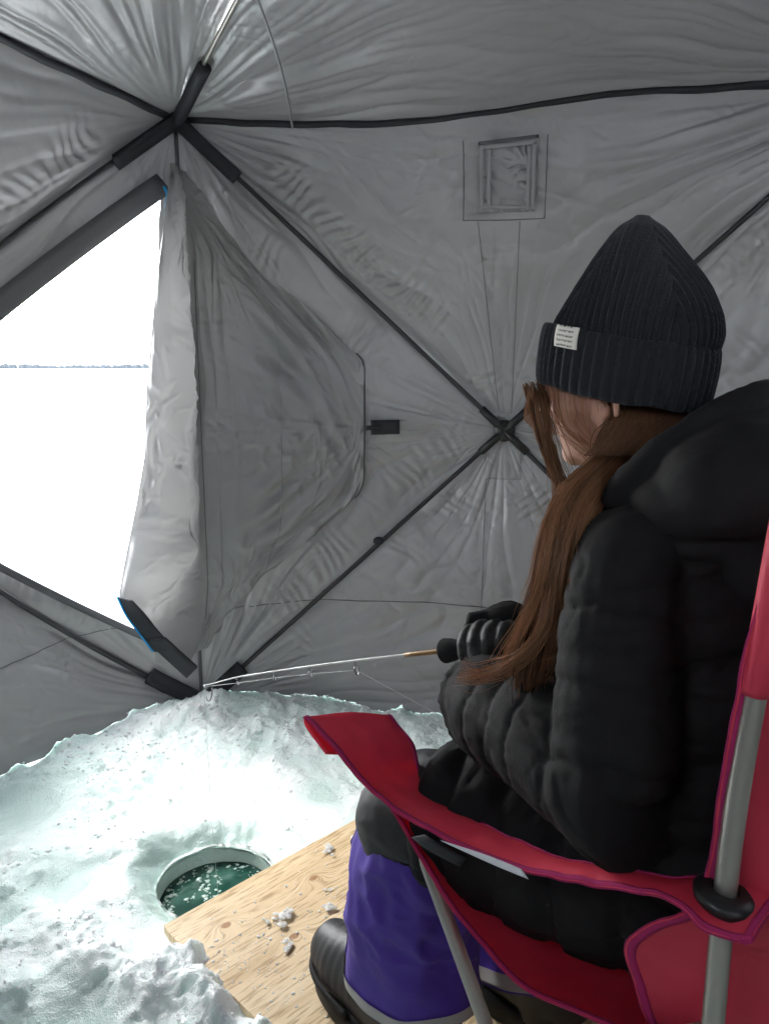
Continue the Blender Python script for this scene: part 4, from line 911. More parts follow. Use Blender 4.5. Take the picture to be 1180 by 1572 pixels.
HC = A(.306, 1.064, 1.112)
hyaw = unit(A(-.80, .60, 0)); hl = A(-hyaw[1], hyaw[0], 0); hl = A(-.60, -.80, 0)
tl = R(16); HFd = unit(hyaw * math.cos(tl) - ZV * math.sin(tl)); HU = unit(np.cross(HFd, hl)); HU = HU if HU[2] > 0 else -HU
HX = np.array([HFd, hl, HU])                          # head axes: forward, left, up
def Hd(f, l, u): return HC + HFd * f + hl * l + HU * u
SHL, ELL, WRL = Q(.165, .105, .875), Q(.135, .040, .668), Q(.392, .150, .652)
SHR, ELR, WRR = Q(.165, .440, .875), Q(.20, .51, .67), Q(.45, .31, .665)
def body():
    I = np.array([FW, RT, ZV]); parts = []
    parts.append(ellipsoid(Hd(-.010, 0, .018), HX, (.090, .074, .090), 36, 24))
    parts.append(ellipsoid(Hd(.030, 0, -.055), HX, (.060, .056, .062), 28, 20))          # jaw
    parts.append(ellipsoid(Hd(.072, 0, -.092), HX, (.022, .024, .020)))                   # chin
    parts.append(loft(np.array([Hd(.078, 0, .02), Hd(.092, 0, 0), Hd(.105, 0, -.022), Hd(.088, 0, -.034)]), [.007, .010, .013, .008], ns=12, ref=hl))   # nose
    parts.append(ellipsoid(Hd(.078, .0, -.058), HX, (.016, .022, .007))); parts.append(ellipsoid(Hd(.076, .0, -.070), HX, (.015, .020, .007)))           # lips
    for s in (1, -1):
        parts.append(ellipsoid(Hd(.070, s * .032, .012), HX, (.018, .017, .012)))         # closed eye
        parts.append(ellipsoid(Hd(.046, s * .040, -.030), HX, (.034, .024, .030)))        # cheek
        rim = [Hd(-.010 + .020 * math.cos(a) , s * (.073 + .007 * (1 - math.cos(a))), -.043 + .028 * math.sin(a)) for a in np.linspace(-1.2, 4.0, 14)]
        parts.append(loft(np.array(rim), .0060, ns=8, ref=hl)); parts.append(ellipsoid(Hd(-.008, s * .074, -.050), HX, (.012, .006, .018))); parts.append(ellipsoid(Hd(.000, s * .077, -.068), HX, (.007, .005, .010)))
    parts.append(loft(np.array([Hd(-.03, 0, -.03), Hd(-.035, 0, -.10), Q(.19, .27, .95), Q(.17, .27, .88)]), [.055, .054, .062, .09], ns=20, ref=hl))
    sp_ = np.array([Q(.09, .27, .40), Q(.09, .27, .46), Q(.09, .27, .60), Q(.12, .27, .74), Q(.165, .27, .88), Q(.185, .27, .945)])
    parts.append(loft(sp_, [.09, .155, .135, .15, .16, .07], [.07, .115, .10, .115, .11, .06], ns=24, ref=RT))
    for s_, e_, w_ in ((SHL, ELL, WRL), (SHR, ELR, WRR)):
        parts.append(loft(np.array([s_ + (e_ - s_) * t for t in (-.1, 0, .3, .7, 1, 1.05)]), [.03, .05, .047, .042, .038, .02], ns=14, ref=FW))
        parts.append(loft(np.array([e_ + (w_ - e_) * t for t in (-.1, 0, .35, .8, 1.05)]), [.025, .038, .038, .028, .022], ns=14, ref=ZV))
    for h_, k_, a_ in LEGS:
        parts.append(loft(np.array([h_ + (k_ - h_) * t for t in (-.15, 0, .4, .8, 1, 1.08)]), [.04, .078, .074, .058, .052, .03], ns=16, ref=ZV))
        parts.append(loft(np.array([k_ + (a_ - k_) * t for t in (-.08, 0, .3, .7, 1)]), [.03, .052, .052, .04, .034], ns=16, ref=FW))
        parts.append(loft(np.array([a_ - FW * .05 - ZV * .05, a_ - ZV * .05, a_ + FW * .10 - ZV * .06, a_ + FW * .16 - ZV * .065]), [.014, .022, .020, .012], ns=12, ref=RT))
    return fuse('body', parts, .0062, 7, .5)
LEGS = [(Q(.10, .18, .47), Q(.465, .105, .475), Q(.47, .092, .135)), (Q(.10, .36, .47), Q(.46, .42, .475), Q(.40, .30, .135))]
bd = pmesh('body', body(), M['skin'])

# ---- jacket
def puff(t, seams, depth, w=.02, cusp=False):
    r = np.ones_like(t)
    for s in seams: r = r - depth * (np.exp(-np.abs(t - s) / w) if cusp else np.exp(-((t - s) / w)**2))
    return r
def jacket():
    parts = []
    # torso with baffles
    t = np.linspace(0, 1, 120); path = cat_rom(np.array([Q(.10, .27, .385), Q(.085, .27, .50), Q(.08, .27, .62), Q(.105, .27, .75), Q(.145, .27, .87), Q(.180, .27, .955)]), 120)
    ra = np.interp(t, [0, .06, .3, .6, .8, .92, 1], [.12, .200, .205, .205, .190, .14, .10]); rb = np.interp(t, [0, .06, .3, .6, .8, .92, 1], [.10, .165, .160, .155, .150, .125, .09])
    pf_ = puff(t, [.10, .24, .38, .52, .66, .80, .92], .055, .016); parts.append(loft(path, ra * pf_, rb * pf_, ns=64, ref=RT))
    # skirt of the long jacket over the thighs
    for (h_, k_, a_), tt in zip(LEGS, (.94, .80)):
        x = np.linspace(-.2, tt, 40); p = h_ + (k_ - h_) * x[:, None] + ZV * .012
        r_ = np.interp(x, [-.2, 0, .3, tt - .04, tt], [.06, .115, .118, .108, .085]) * puff(x, [.15, .38, .6, .8], .07, .025); parts.append(loft(p, r_, r_ * 1.0, ns=32, ref=ZV))
    # sleeves
    for s_, e_, w_, lf in ((SHL, ELL, WRL, True), (SHR, ELR, WRR, False)):
        out = unit((s_ - Q(.2, .27, .915)))
        x = np.linspace(0, 1, 90); p = cat_rom(np.array([s_ + ZV * .015 - out * .07, s_ + ZV * .006 - out * .015, s_ * .75 + e_ * .25 + out * .008, s_ * .35 + e_ * .65 + out * .006, e_ + (e_ - s_) * .03]), 90)
        r_ = np.interp(x, [0, .08, .3, .6, .85, .96, 1], [.05, .070, .070, .071, .072, .062, .04]) * puff(x, [.24, .56, .80], .05, .014, True); parts.append(loft(p, r_, r_ * .98, ns=44, ref=FW))
        x = np.linspace(0, 1, 110); p = cat_rom(np.array([e_ - (w_ - e_) * .14 - ZV * .004, e_ - ZV * .004, e_ * .55 + w_ * .45 + ZV * .004, w_ * .93 + e_ * .07, w_]), 110)
        sm = [.30, .54, .74, .90]
        r_ = np.interp(x, [0, .05, .2, .5, .8, .95, 1], [.045, .068, .078, .076, .070, .060, .040]) * puff(x, sm, .06, .024, True)
        tilt = unit(np.cross(w_ - e_, ZV))
        def sk(V, path, thv, w_=w_, e_=e_):
            d = unit(w_ - e_); off = .028 * np.cos(thv + .6)[None] * smooth(0, .25, np.linspace(0, 1, len(path)))[:, None] * smooth(1.0, .85, np.linspace(0, 1, len(path)))[:, None]
            tq = np.linspace(0, 1, len(path))[:, None]; off = off + .020 * perlin(np.cos(thv)[None] * 1.2 + 3, np.sin(thv)[None] * 1.2, tq * 3.5) * smooth(0, .2, tq) * smooth(1, .85, tq)
            return V + off[..., None] * d
        parts.append(loft(p, r_, r_ * .97, ns=48, ref=ZV, fn=sk))
    return fuse('jacket', parts, .0050, 2, .5)
jm = jacket(); V, N = get_vn(jm)
wq = perlin(V[:, 0] * 7, V[:, 1] * 7, V[:, 2] * 7)
fold = .0016 * (ridged(V[:, 0] * 7 + wq, V[:, 1] * 7, V[:, 2] * 7 - wq, 2) - .5) + .002 * fbm(V[:, 0] * 22, V[:, 1] * 22, V[:, 2] * 22, 3)
fold += -.0022 * np.clip(ridged(V[:, 0] * 5 + 3 * wq, V[:, 1] * 5, V[:, 2] * 17, 1) - .80, 0, 1) * 4
def seam_fx(V, a, b, seams, rmax, skew=0., seed=0., depth=.0055, t0=-.05, t1=1.05):
    d = b - a; L = np.linalg.norm(d); d = d / L; q = V - a; t = q @ d; o = q - t[:, None] * d; r = np.linalg.norm(o, axis=1)
    e1 = unit(np.cross(d, A(.3, .2, .9))); e2 = np.cross(d, e1); th = np.arctan2(o @ e2, o @ e1); out = np.zeros(len(V))
    m = smooth(rmax, rmax * .85, r) * (t > L * t0) * (t < L * t1)
    for k, s_ in enumerate(seams):
        ds = t - s_ * L - skew * np.cos(th + .6) - .012 * perlin(np.cos(th) * 1.5, np.sin(th) * 1.5, seed + k)
        out += m * (-depth * np.exp(-np.abs(ds) / .0045) + .0016 * perlin(np.cos(th) * 7, np.sin(th) * 7, seed + k * 3 + ds * 9) * np.exp(-np.abs(ds) / .030) + .0007 * perlin(np.cos(th) * 16, np.sin(th) * 16, seed + k * 3 + ds * 14) * np.exp(-np.abs(ds) / .018))
    return out
fold += seam_fx(V, SHL, ELL, [.12, .50, .88], .115, .006, 3.) + seam_fx(V, ELL, WRL, [.22, .46, .66, .82], .11, .02, 9., .004) + seam_fx(V, Q(.09, .27, .38), Q(.15, .27, .95), [.15, .3, .45, .6, .75, .9], .26, 0, 15.) * (np.abs((V - SHL) @ RT) > .0)
fold += seam_fx(V, LEGS[0][0], LEGS[0][1], [.15, .38, .6, .8], .14, .01, 21.) + .0004 * perlin(V[:, 0] * 45, V[:, 1] * 45, V[:, 2] * 30)
set_v(jm, V + N * fold[:, None]); jk = pmesh('jacket', jm, M['jacket'])

# ---- hood lying on the back and collar round the neck
def hood():
    parts = []
    c = Q(.165, .27, .99)
    # collar: open ring standing round the neck, higher at the back
    a = np.linspace(0.45, 2 * np.pi - .45, 60); ring = []
    for x in a:
        f, w = math.cos(x), math.sin(x)
        ring.append(c + FW * (.090 * f) + RT * (.105 * w) + ZV * (-.045 - .030 * f - .012 * abs(w)))
    parts.append(loft(np.array(ring), np.interp(a, [.45, 1.2, 3.14, 5.1, 5.83], [.026, .048, .058, .048, .026]), np.interp(a, [.45, 1.2, 3.14, 5.1, 5.83], [.020, .032, .044, .032, .020]), ns=20, ref=ZV))
    # the hood bag: one broad slumped mass over the back and both shoulders
    parts.append(ellipsoid(Q(.088, .27, .978), np.array([unit(FW + ZV * .25), RT, unit(ZV - FW * .25)]), (.105, .170, .102), 48, 32))
    parts.append(ellipsoid(Q(.115, .185, .945), np.array([unit(FW - RT * .35 + ZV * .1), unit(RT + FW * .35), ZV]), (.085, .080, .066), 36, 24))
    parts.append(ellipsoid(Q(.04, .30, .90), np.array([FW, RT, ZV]), (.095, .185, .095), 36, 24))
    # soft lip of the hood opening from the left of the neck up to the crest
    roll = cat_rom(np.array([Q(.235, .175, .945), Q(.200, .160, .985), Q(.152, .172, 1.034), Q(.112, .205, 1.070), Q(.086, .26, 1.086), Q(.080, .33, 1.082), Q(.09, .39, 1.04), Q(.16, .405, .975)]), 70)
    parts.append(loft(roll, np.interp(np.linspace(0, 1, 70), [0, .1, .5, .9, 1], [.010, .018, .022, .018, .010]), np.interp(np.linspace(0, 1, 70), [0, .1, .5, .9, 1], [.010, .014, .016, .014, .010]), ns=18, ref=ZV))
    return fuse('hood', parts, .0046, 14, .5)
hm = hood(); V, N = get_vn(hm)
d_ = (V - Q(.06, .27, 1.0)); fold = .006 * fbm(V[:, 0] * 10, V[:, 1] * 10, V[:, 2] * 16, 3) + .004 * (ridged((d_ @ FW) * 5, (d_ @ RT) * 5, V[:, 2] * 20, 2) - .5)
# seam groove running over the hood
g = (d_ @ ZV) - .9 * (d_ @ RT) * .35 + .015; fold -= .006 * np.exp(-(g / .006)**2)
set_v(hm, V + N * fold[:, None]); pmesh('hood', hm, M['jacket'], jk)

# ---- snow pants: black upper, purple lower leg, reflective hem
for i, (h_, k_, a_) in enumerate(LEGS):
    x = np.linspace(.25, 1.0, 50); p = cat_rom(np.array([h_ + (k_ - h_) * .35, h_ + (k_ - h_) * .75 + ZV * .002, k_ - FW * .015, k_ + FW * .008 - ZV * .03, k_ * .84 + a_ * .16]), 60)
    t = np.linspace(0, 1, 60); r_ = np.interp(t, [0, .15, .5, .75, .95, 1], [.05, .092, .090, .092, .088, .05])
    me = fuse('pants_thigh', [loft(p, r_, r_ * .98, ns=40, ref=RT)], .005, 3); V, N = get_vn(me); set_v(me, V + N * (.007 * fbm(V[:, 0] * 10, V[:, 1] * 10, V[:, 2] * 14, 3) + .010 * (ridged(V[:, 0] * 6, V[:, 1] * 6, V[:, 2] * 13, 2) - .6))[:, None]); pmesh('pants_thigh', me, M['pants_black'])
    top = k_ * .90 + a_ * .10; lo = a_ + ZV * (.050 if i == 0 else -.025); dn = lo - top
    t = np.linspace(0, 1, 100); p = top + dn * t[:, None] + FW * (.008 * np.sin(t * 3.1))[:, None]; n = 96
    ra = np.interp(t, [0, .2, .6, .9, 1], [.088, .100, .103, .110, .112]); rb = np.interp(t, [0, .2, .6, .9, 1], [.082, .086, .090, .094, .095])
    def sh(V, path, thv, t=t):
        # a gathered flap of cloth along the front edge and soft folds
        T, H = np.meshgrid(t, thv, indexing='ij'); c = path[:, None]; d = V - c; l = np.linalg.norm(d, axis=-1, keepdims=True)
        w = np.exp(-(((H + np.pi) % (2 * np.pi) - np.pi) / .30)**2)
        o = .022 * w * (.35 + .65 * np.sin(T * 6 + .6)**2) * smooth(0, .15, T) + .011 * perlin(T * 3, np.cos(H) * 1.5, np.sin(H) * 1.5 + i) + .016 * (ridged(T * 3.2 + np.cos(H) * .8, np.cos(H) * 1.6, np.sin(H) * 1.6 + 3, 2) - .5) * smooth(1, .5, T)
        return V + d / l * o[..., None]
    Vv, Ff = loft(p, ra, rb, ns=n, ref=FW, cap=False, fn=sh); leg = ppart('pants_leg', (Vv, Ff), M['purple'])
    G = Vv.reshape(100, n, 3); cc = p[:, None]; dd = G - cc; dd /= np.linalg.norm(dd, axis=-1, keepdims=True)
    for jj in (int(n * .06), int(n * .94)):
        ppart('pants_seam', loft((G + dd * .0008)[2:92, jj], .0016, ns=6, ref=RT), M['purple'], leg)
        for kk in (55, 84): ppart('snap', ellipsoid((G + dd * .002)[kk, (jj + 3) % n], np.eye(3), (.0035, .0035, .0035), 10, 6), M['plastic'], leg)
    ring = (G + dd * .0022)[92:99]; ring2 = (G - dd * .001)[92:99]
    shell = np.concatenate([ring, ring2[::-1]], 0); ppart('reflective_band', (shell.reshape(-1, 3), grid_faces(14, n, True)), M['reflect'], leg)

# ---- boots
for (h_, k_, a_) in LEGS:
    toe = unit(A(-.62, .785, 0)) if a_ is LEGS[0][2] else unit(A(-.70, .71, 0)); sd = A(toe[1], -toe[0], 0); b0 = A(a_[0], a_[1], BZ)
    def B(f, s, z): return b0 + toe * f + sd * s + ZV * z
    up = loft(np.array([B(-.045, 0, .03), B(-.035, 0, .10), B(-.02, 0, .17), B(-.01, 0, .24), B(-.01, 0, .25)]), [.046, .056, .058, .062, .05], [.044, .052, .056, .060, .05], ns=28, ref=toe)
    xs = np.linspace(0, 1, 40); fl = np.interp(xs, [0, .06, .25, .55, .8, .93, 1.], [.02, .042, .047, .050, .053, .044, .016]); hh = np.interp(xs, [0, .06, .25, .45, .7, .9, 1.], [.03, .062, .076, .074, .066, .055, .022])
    pth = np.array([B(-.10 + .345 * x, 0, .024 + h * .8) for x, h in zip(xs, hh)]); vamp = loft(pth, fl, hh, ns=30, ref=sd)
    me = fuse('boot', [up, vamp], .0040, 4); V, N = get_vn(me); f_ = (V - b0) @ toe; rib = .0004 * np.sin((f_ - .06) * 330) * smooth(.08, .11, f_) * smooth(.215, .19, f_) * smooth(BZ + .04, BZ + .07, V[:, 2]); V[:, 2] = np.maximum(V[:, 2], BZ + .015); set_v(me, V + N * rib[:, None]); bt = pmesh('boot', me, M['boot'])
    n = 60; ang = np.linspace(0, 2 * np.pi, n, endpoint=False); prof = []
    for z, k in ((.0005, .98), (.004, 1.02), (.026, 1.05), (.040, 1.02)):
        prof.append([B(.072 + (.172 * k) * math.copysign(abs(math.cos(x))**.85, math.cos(x)), (.050 + .007 * math.cos(x)) * k * math.copysign(abs(math.sin(x))**.8, math.sin(x)), z) for x in ang])
    G = np.array(prof); cap0 = B(.072, 0, .0005); cap1 = B(.072, 0, .040); V = np.vstack([G.reshape(-1, 3), cap0, cap1]); F = [list(f) for f in grid_faces(4, n, True)] + [[4 * n, (j + 1) % n, j] for j in range(n)] + [[4 * n + 1, 3 * n + j, 3 * n + (j + 1) % n] for j in range(n)]
    ppart('boot_sole', (V, F), M['sole'], bt)
    # toe rand
    q = cat_rom(np.array([B(.10, .054, .045), B(.17, .056, .05), B(.215, .046, .055), B(.243, .02, .062), B(.246, 0, .064), B(.243, -.02, .062), B(.215, -.046, .055), B(.17, -.056, .05), B(.10, -.054, .045)]), 60); ppart('toe_rand', loft(q, .008, .005, ns=8, ref=ZV), M['sole'], bt)

# ---- gloves
TIP = at(312, 1048, Y=1.525); GRIPF = at(684, 999, Y=1.135)
RD = unit(GRIPF - TIP); GRIPB = GRIPF + RD * .17
RUP = unit(ZV - RD * (ZV @ RD)); RSD = np.cross(RD, RUP)      # rod frame: along, up, side
if RSD @ A(0, -1, 0) < 0: RSD = -RSD                            # side towards the camera
def hand(c, toward_wrist, palm_n, fdir, side, thumb=1.0, r=.0105):
    """Closed hand round the rod. c: rod point at the middle finger; fdir along the rod to the front; palm_n from rod to palm."""
    parts = []; other = unit(np.cross(fdir, palm_n))
    pc = c + palm_n * .030
    parts.append(ellipsoid(pc + toward_wrist * .012, np.array([fdir, palm_n, other]), (.046, .024, .040)))
    parts.append(loft(np.array([pc, pc + toward_wrist * .045, pc + toward_wrist * .09]), [.036, .034, .036], ns=14, ref=fdir))
    for k, (o, ln) in enumerate(((.032, .95), (.011, 1.06), (-.011, 1.0), (-.032, .82))):
        b = c + fdir * o; R0 = .027 * ln
        pts = []
        for q in np.linspace(.15, 1.38, 9):                      # curl: from the palm over the top of the rod and back under
            a = q * np.pi
            pts.append(b + palm_n * (R0 * math.cos(a)) + other * (R0 * math.sin(a)) * 1.05 + fdir * .002 * math.sin(q * 7))
        parts.append(loft(np.array(pts), np.interp(np.linspace(0, 1, 9), [0, .35, .5, .8, 1], [r * 1.05, r * 1.02, r * 1.1, r * .95, r * .7]), ns=12, ref=fdir))
    tb = pc + fdir * .030 - other * .016
    tp = [tb, tb + fdir * .026 - other * .012 - palm_n * .010, c + fdir * .058 - other * .022 - palm_n * .012, c + fdir * .066 - other * .012 - palm_n * .020]; tp = [tb + (q_ - tb) * thumb for q_ in tp]
    parts.append(loft(np.array(tp), [.015, .0135, .012, .009], ns=12, ref=palm_n))
    return parts
gl = GRIPF + RD * .088
pal = unit(RSD * .50 - RUP * .80)
wl = unit(WRL - gl)
me = fuse('glove', hand(gl, wl, pal, -RD, 1) + [loft(np.array([gl + pal * .03, (gl + WRL) / 2 + pal * .012, WRL, WRL + (WRL - gl) * .3]), [.034, .034, .036, .036], ns=16, ref=ZV)], .0028, 3)
V, N = get_vn(me); set_v(me, V + N * (.0016 * fbm(V[:, 0] * 60, V[:, 1] * 60, V[:, 2] * 60, 3))[:, None]); g1 = pmesh('glove', me, M['leather'])
gr = GRIPF + RD * .095 + RUP * .006 - RSD * .022
pal2 = unit(RUP * .50 - RSD * .80); wr_ = unit(WRR - gr + RUP * .02)
me = fuse('glove', hand(gr - pal2 * .004, wr_, pal2, -RD, 1, .72, r=.0120) + [loft(np.array([gr + pal2 * .03, (gr + WRR) / 2 + ZV * .015, WRR, WRR + (WRR - gr) * .4]), [.034, .034, .036, .036], ns=16, ref=ZV)], .0028, 4)
pmesh('glove', me, M['fleece'])

# ---- beanie
def beanie():
    cz = -.018
    tb = R(-7); BFd = unit(hyaw * math.cos(tb) - ZV * math.sin(tb)); BU = unit(ZV * math.cos(tb) + hyaw * math.sin(tb)); HCb = HC + hyaw * (-.006)
    # brim plane tilts: back lower than front
    nth = 720; th = np.linspace(0, 2 * np.pi, nth, endpoint=False)
    def ring(rf, rl, h, shift, ribs, amp, secs=0.):
        c = HCb + BU * h + BFd * shift
        return c + (BFd * 1)[None] * (np.cos(th) * rf)[:, None] + hl[None] * (np.sin(th) * rl)[:, None]
    rf0, rl0 = .108, .092; out = []
    # crown: height profile from the cuff to the pointed tip, tip drifts to the back
    hs_ = np.linspace(0, 1, 90)
    rad = np.interp(hs_, [0, .15, .3, .45, .6, .75, .87, .95, 1], [1.0, 1.0, .93, .82, .67, .49, .33, .21, .03]); rad = np.convolve(np.pad(rad, 4, 'edge'), np.ones(9) / 9, 'valid')
    sh = np.interp(hs_, [0, .5, 1], [-.014, -.010, .000]); H0, H1 = .040, .202
    rows = []
    for h, r_, s in zip(hs_, rad, sh):
        sec = (np.floor((th + np.pi / 4) / (np.pi / 2)) * (np.pi / 2)); loc = th - sec
        xx = r_ * np.sin(loc) / .707                                     # distance across the gore: ribs stay parallel, so they meet in chevrons at the seams
        rib = np.cos(xx * 2 * np.pi * 8)
        seam = np.exp(-((np.abs(np.abs(loc) - np.pi / 4)) / .05)**2)
        k = 1 + (.030 * rib * smooth(1.0, .85, h) - .03 * seam * smooth(.0, .25, h) + .010 * perlin(np.cos(th) * 2, np.sin(th) * 2, h * 4)) 
        c = HCb + BU * (H0 + (H1 - H0) * h) + BFd * s
        sq = (1 + .05 * smooth(.3, .9, h) * np.cos(4 * th)) * (1 - .13 * np.sin(np.pi * min(h * 1.05, 1)) * np.clip(np.cos(th), 0, 1) + .06 * np.sin(np.pi * min(h * 1.3, 1)) * np.clip(-np.cos(th), 0, 1))
        rows.append(c + BFd[None] * (np.cos(th) * rf0 * r_ * k * sq)[:, None] + hl[None] * (np.sin(th) * rl0 * r_ * k * sq)[:, None])
    crown = np.array(rows)
    # cuff: folded ribbed band, outside and inside
    rows = []
    prof = [(-.016, .965), (-.021, .99), (-.021, 1.02), (-.016, 1.05), (-.004, 1.07), (.014, 1.08), (.034, 1.08), (.048, 1.07), (.057, 1.05), (.056, 1.0), (.043, .97)]
    pr = cat_rom(np.array(prof), 44)
    for (h, r_) in pr:
        rib = np.cos(th * 48 + .5 * perlin(np.cos(th) * 2, np.sin(th) * 2, h * 9)); k = r_ + .022 * rib * (1 if r_ > .98 else .3) + .008 * perlin(np.cos(th) * 2, np.sin(th) * 2, 5.)
        tilt = -.012 * (1 - np.cos(th)) * .5 + .004 * perlin(np.cos(th) * 2, np.sin(th) * 2, 9.)
        c = HCb[None] + BU[None] * (h + tilt)[:, None] - BFd * .010
        rows.append(c + BFd[None] * (np.cos(th) * rf0 * k)[:, None] + hl[None] * (np.sin(th) * rl0 * k)[:, None])
    cuff = np.array(rows)
    o = ppart('beanie', (crown.reshape(-1, 3), grid_faces(90, nth, True)), M['knit'])
    ppart('beanie_cuff', (cuff.reshape(-1, 3), grid_faces(44, nth, True)), M['knit'], o)
    # stitched cloth label on the cuff
    i0 = [i for i in range(nth)]
    def cuffpt(ang, h, off): 
        c = HCb + BU * (h - .012 * (1 - math.cos(ang)) * .5) - BFd * .010
        k = 1.085 + off; return c + BFd * math.cos(ang) * rf0 * k + hl * math.sin(ang) * rl0 * k
    pa = np.linspace(PATCH[0], PATCH[1], 14); ph = np.linspace(PATCH[2], PATCH[3], 10)
    G = np.array([[cuffpt(a, h, .022 + .015 * math.sin((h - PATCH[2]) / (PATCH[3] - PATCH[2]) * 3.1)) for h in ph] for a in pa]); V, F = slab(G, .0014)
    pt = ppart('cloth_label', (V, F), M['patch'], o); me = pt.data; uv = me.uv_layers.new(name='UVMap')
    U = np.tile(np.stack(np.meshgrid(np.linspace(0, 1, 14), np.linspace(0, 1, 10), indexing='ij'), -1).reshape(-1, 2), (2, 1)); li = np.empty(len(me.loops), np.int32); me.loops.foreach_get('vertex_index', li); uv.data.foreach_set('uv', U[li].astype(np.float32).ravel())
    return o
PATCH = (1.00, 1.33, .033, .060)
beanie()

# ---- hair
def strands(specs, name, m, parent):
    Vs, Fs, At, k = [], [], [], 0
    for (pts, r, tone) in specs:
        p = cat_rom(np.asarray(pts), 13); T = frames(p); ref = A(.3, -.8, .5); X = np.cross(T, ref); X /= np.linalg.norm(X, axis=1)[:, None] + 1e-9; Y = np.cross(T, X)
        rr = r * np.interp(np.linspace(0, 1, 13), [0, .1, .7, 1], [.8, 1, .9, .25])
        for a in (0, 2.094, 4.189): pass
        ring = np.stack([p + (X * math.cos(a) + Y * math.sin(a)) * rr[:, None] for a in (0, 2.094, 4.189)], 1)
        Vs.append(ring.reshape(-1, 3)); Fs.append(grid_faces(13, 3, True) + k); At.append(np.full(39, tone)); k += 39
    me = mesh_np(name, to_local(np.vstack(Vs), person), np.vstack(Fs)); a = me.attributes.new('strand', 'FLOAT', 'POINT'); a.data.foreach_set('value', np.concatenate(At).astype(np.float32))
    return link(name, me, m, parent)
def build_hair():
    rng = np.random.default_rng(21); specs = []
    def bundle(path, spread, n, r=(.0003, .00055), wave=.006, tone=(.2, .7), end=1.0, clumps=26):
        path = np.asarray(path, float); spread = np.asarray(spread, float); k = len(path)
        cl = []
        for c in range(clumps):
            o = rng.normal(size=2); o /= max(1, np.linalg.norm(o) / 1.5); cl.append((o, rng.uniform(0, 6.28, 2), rng.uniform(.6, 1.6), rng.uniform(*tone), rng.uniform(.62, 1.0)))
        T = np.gradient(path, axis=0); T /= np.linalg.norm(T, axis=1)[:, None]; S1 = np.cross(T, A(0, -1, .2)); S1 /= np.linalg.norm(S1, axis=1)[:, None]; S2 = np.cross(T, S1); t = np.linspace(0, 1, k)
        for i in range(n):
            o, ph, fr, tn, ct = cl[rng.integers(clumps)]; j = rng.normal(size=2) * .22; tight = 1 - .35 * t
            w = wave * np.sin(ph[0] + fr * t * 6) * t; w2 = wave * np.sin(ph[1] + fr * t * 5) * t
            stray = rng.normal(0, .002 + (.011 if rng.uniform() < .14 else 0), 2)
            pts = path + S1 * ((o[0] + j[0] * tight) * spread + w + stray[0] * t)[:, None] + S2 * ((o[1] + j[1] * tight) * spread * .7 + w2 + stray[1] * t)[:, None]
            if end < 1: pts = cat_rom(pts, 20)[:max(6, int(20 * (ct * rng.uniform(.9, 1.0))))]
            specs.append((pts, rng.uniform(*r), float(np.clip(tn + rng.normal(0, .12), 0, 1))))
    # main tail: gathered below the ear, over the left shoulder, down to the hands
    main = [at(968, 678, D=1.0), at(930, 722, D=.985), at(888, 772, D=.955), at(868, 830, D=.935), at(856, 905, D=.93), at(834, 970, D=.945), at(818, 1030, D=.955), at(812, 1090, D=.96)]
    bundle(main, [.010, .013, .016, .017, .018, .018, .018, .020], 1500, end=.8, tone=(.15, 1.0), clumps=95)
    # dark inner mass so that the tail is dense
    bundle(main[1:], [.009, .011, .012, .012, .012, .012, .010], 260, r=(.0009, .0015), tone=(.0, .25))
    # stray curl swinging towards the hands
    bundle([at(845, 905, D=.915), at(835, 965, D=.915), at(800, 1010, D=.93), at(762, 1030, D=.95), at(728, 1036, D=.955), at(705, 1028, D=.955)], [.006, .006, .005, .006, .008, .012], 70, tone=(.4, .9))
    # outer lit locks
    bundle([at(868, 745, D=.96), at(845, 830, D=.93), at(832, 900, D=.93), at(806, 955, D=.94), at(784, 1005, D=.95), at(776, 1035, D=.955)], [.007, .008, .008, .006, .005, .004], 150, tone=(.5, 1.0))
    # hair pulled from the temple over cheek and ear to the tail
    for i in range(70):
        a = rng.uniform(-.35, 1.25)                                        # angle round the left side of the head, 0 = left, + = front
        s = A(math.sin(a), math.cos(a)); h0 = -.020 + rng.uniform(-.01, .01)
        if -.22 < a < .18 and rng.uniform() < .55: continue                # leave the ear mostly free
        p0 = Hd(s[0] * .098 - .008, s[1] * .080, h0 + .02); p1 = Hd(s[0] * .100 - .005, s[1] * .083, h0 - .015); k = rng.uniform(.7, 1.1)
        p2 = Hd(s[0] * .078 + .004, s[1] * .076, -.062) + rng.normal(0, .004, 3); p3 = main[1] + rng.normal(0, .010, 3); p4 = main[2] + rng.normal(0, .012, 3)
        specs.append((np.array([p0, p1, p2, p3, p4]), rng.uniform(.00022, .0004), rng.uniform(.3, .9)))
    # long lock framing the front of the face
    bundle([Hd(.098, .030, .012), at(828, 622, D=1.04), at(836, 668, D=1.02), at(848, 715, D=1.0), at(862, 752, D=.97), at(862, 800, D=.94)], [.010, .008, .006, .005, .005, .008], 150, tone=(.15, .7))
    bundle([Hd(.108, .02, .015), at(815, 605, D=1.055), at(815, 640, D=1.05), at(832, 665, D=1.03)], [.006, .005, .005, .004], 34, tone=(.35, .8))
    # nape hair going into the collar and loose wisps
    for i in range(420):
        x = rng.uniform(950, 1062); specs.append((np.array([at(x, 606, D=.985), at(x - 4 + rng.normal(0, 6), 630, D=.975), at(x - 22 + rng.normal(0, 9), 662, D=.965), at(x - 50 + rng.normal(0, 9), 700, D=.955)]), rng.uniform(.0004, .0008), rng.uniform(.0, .35)))
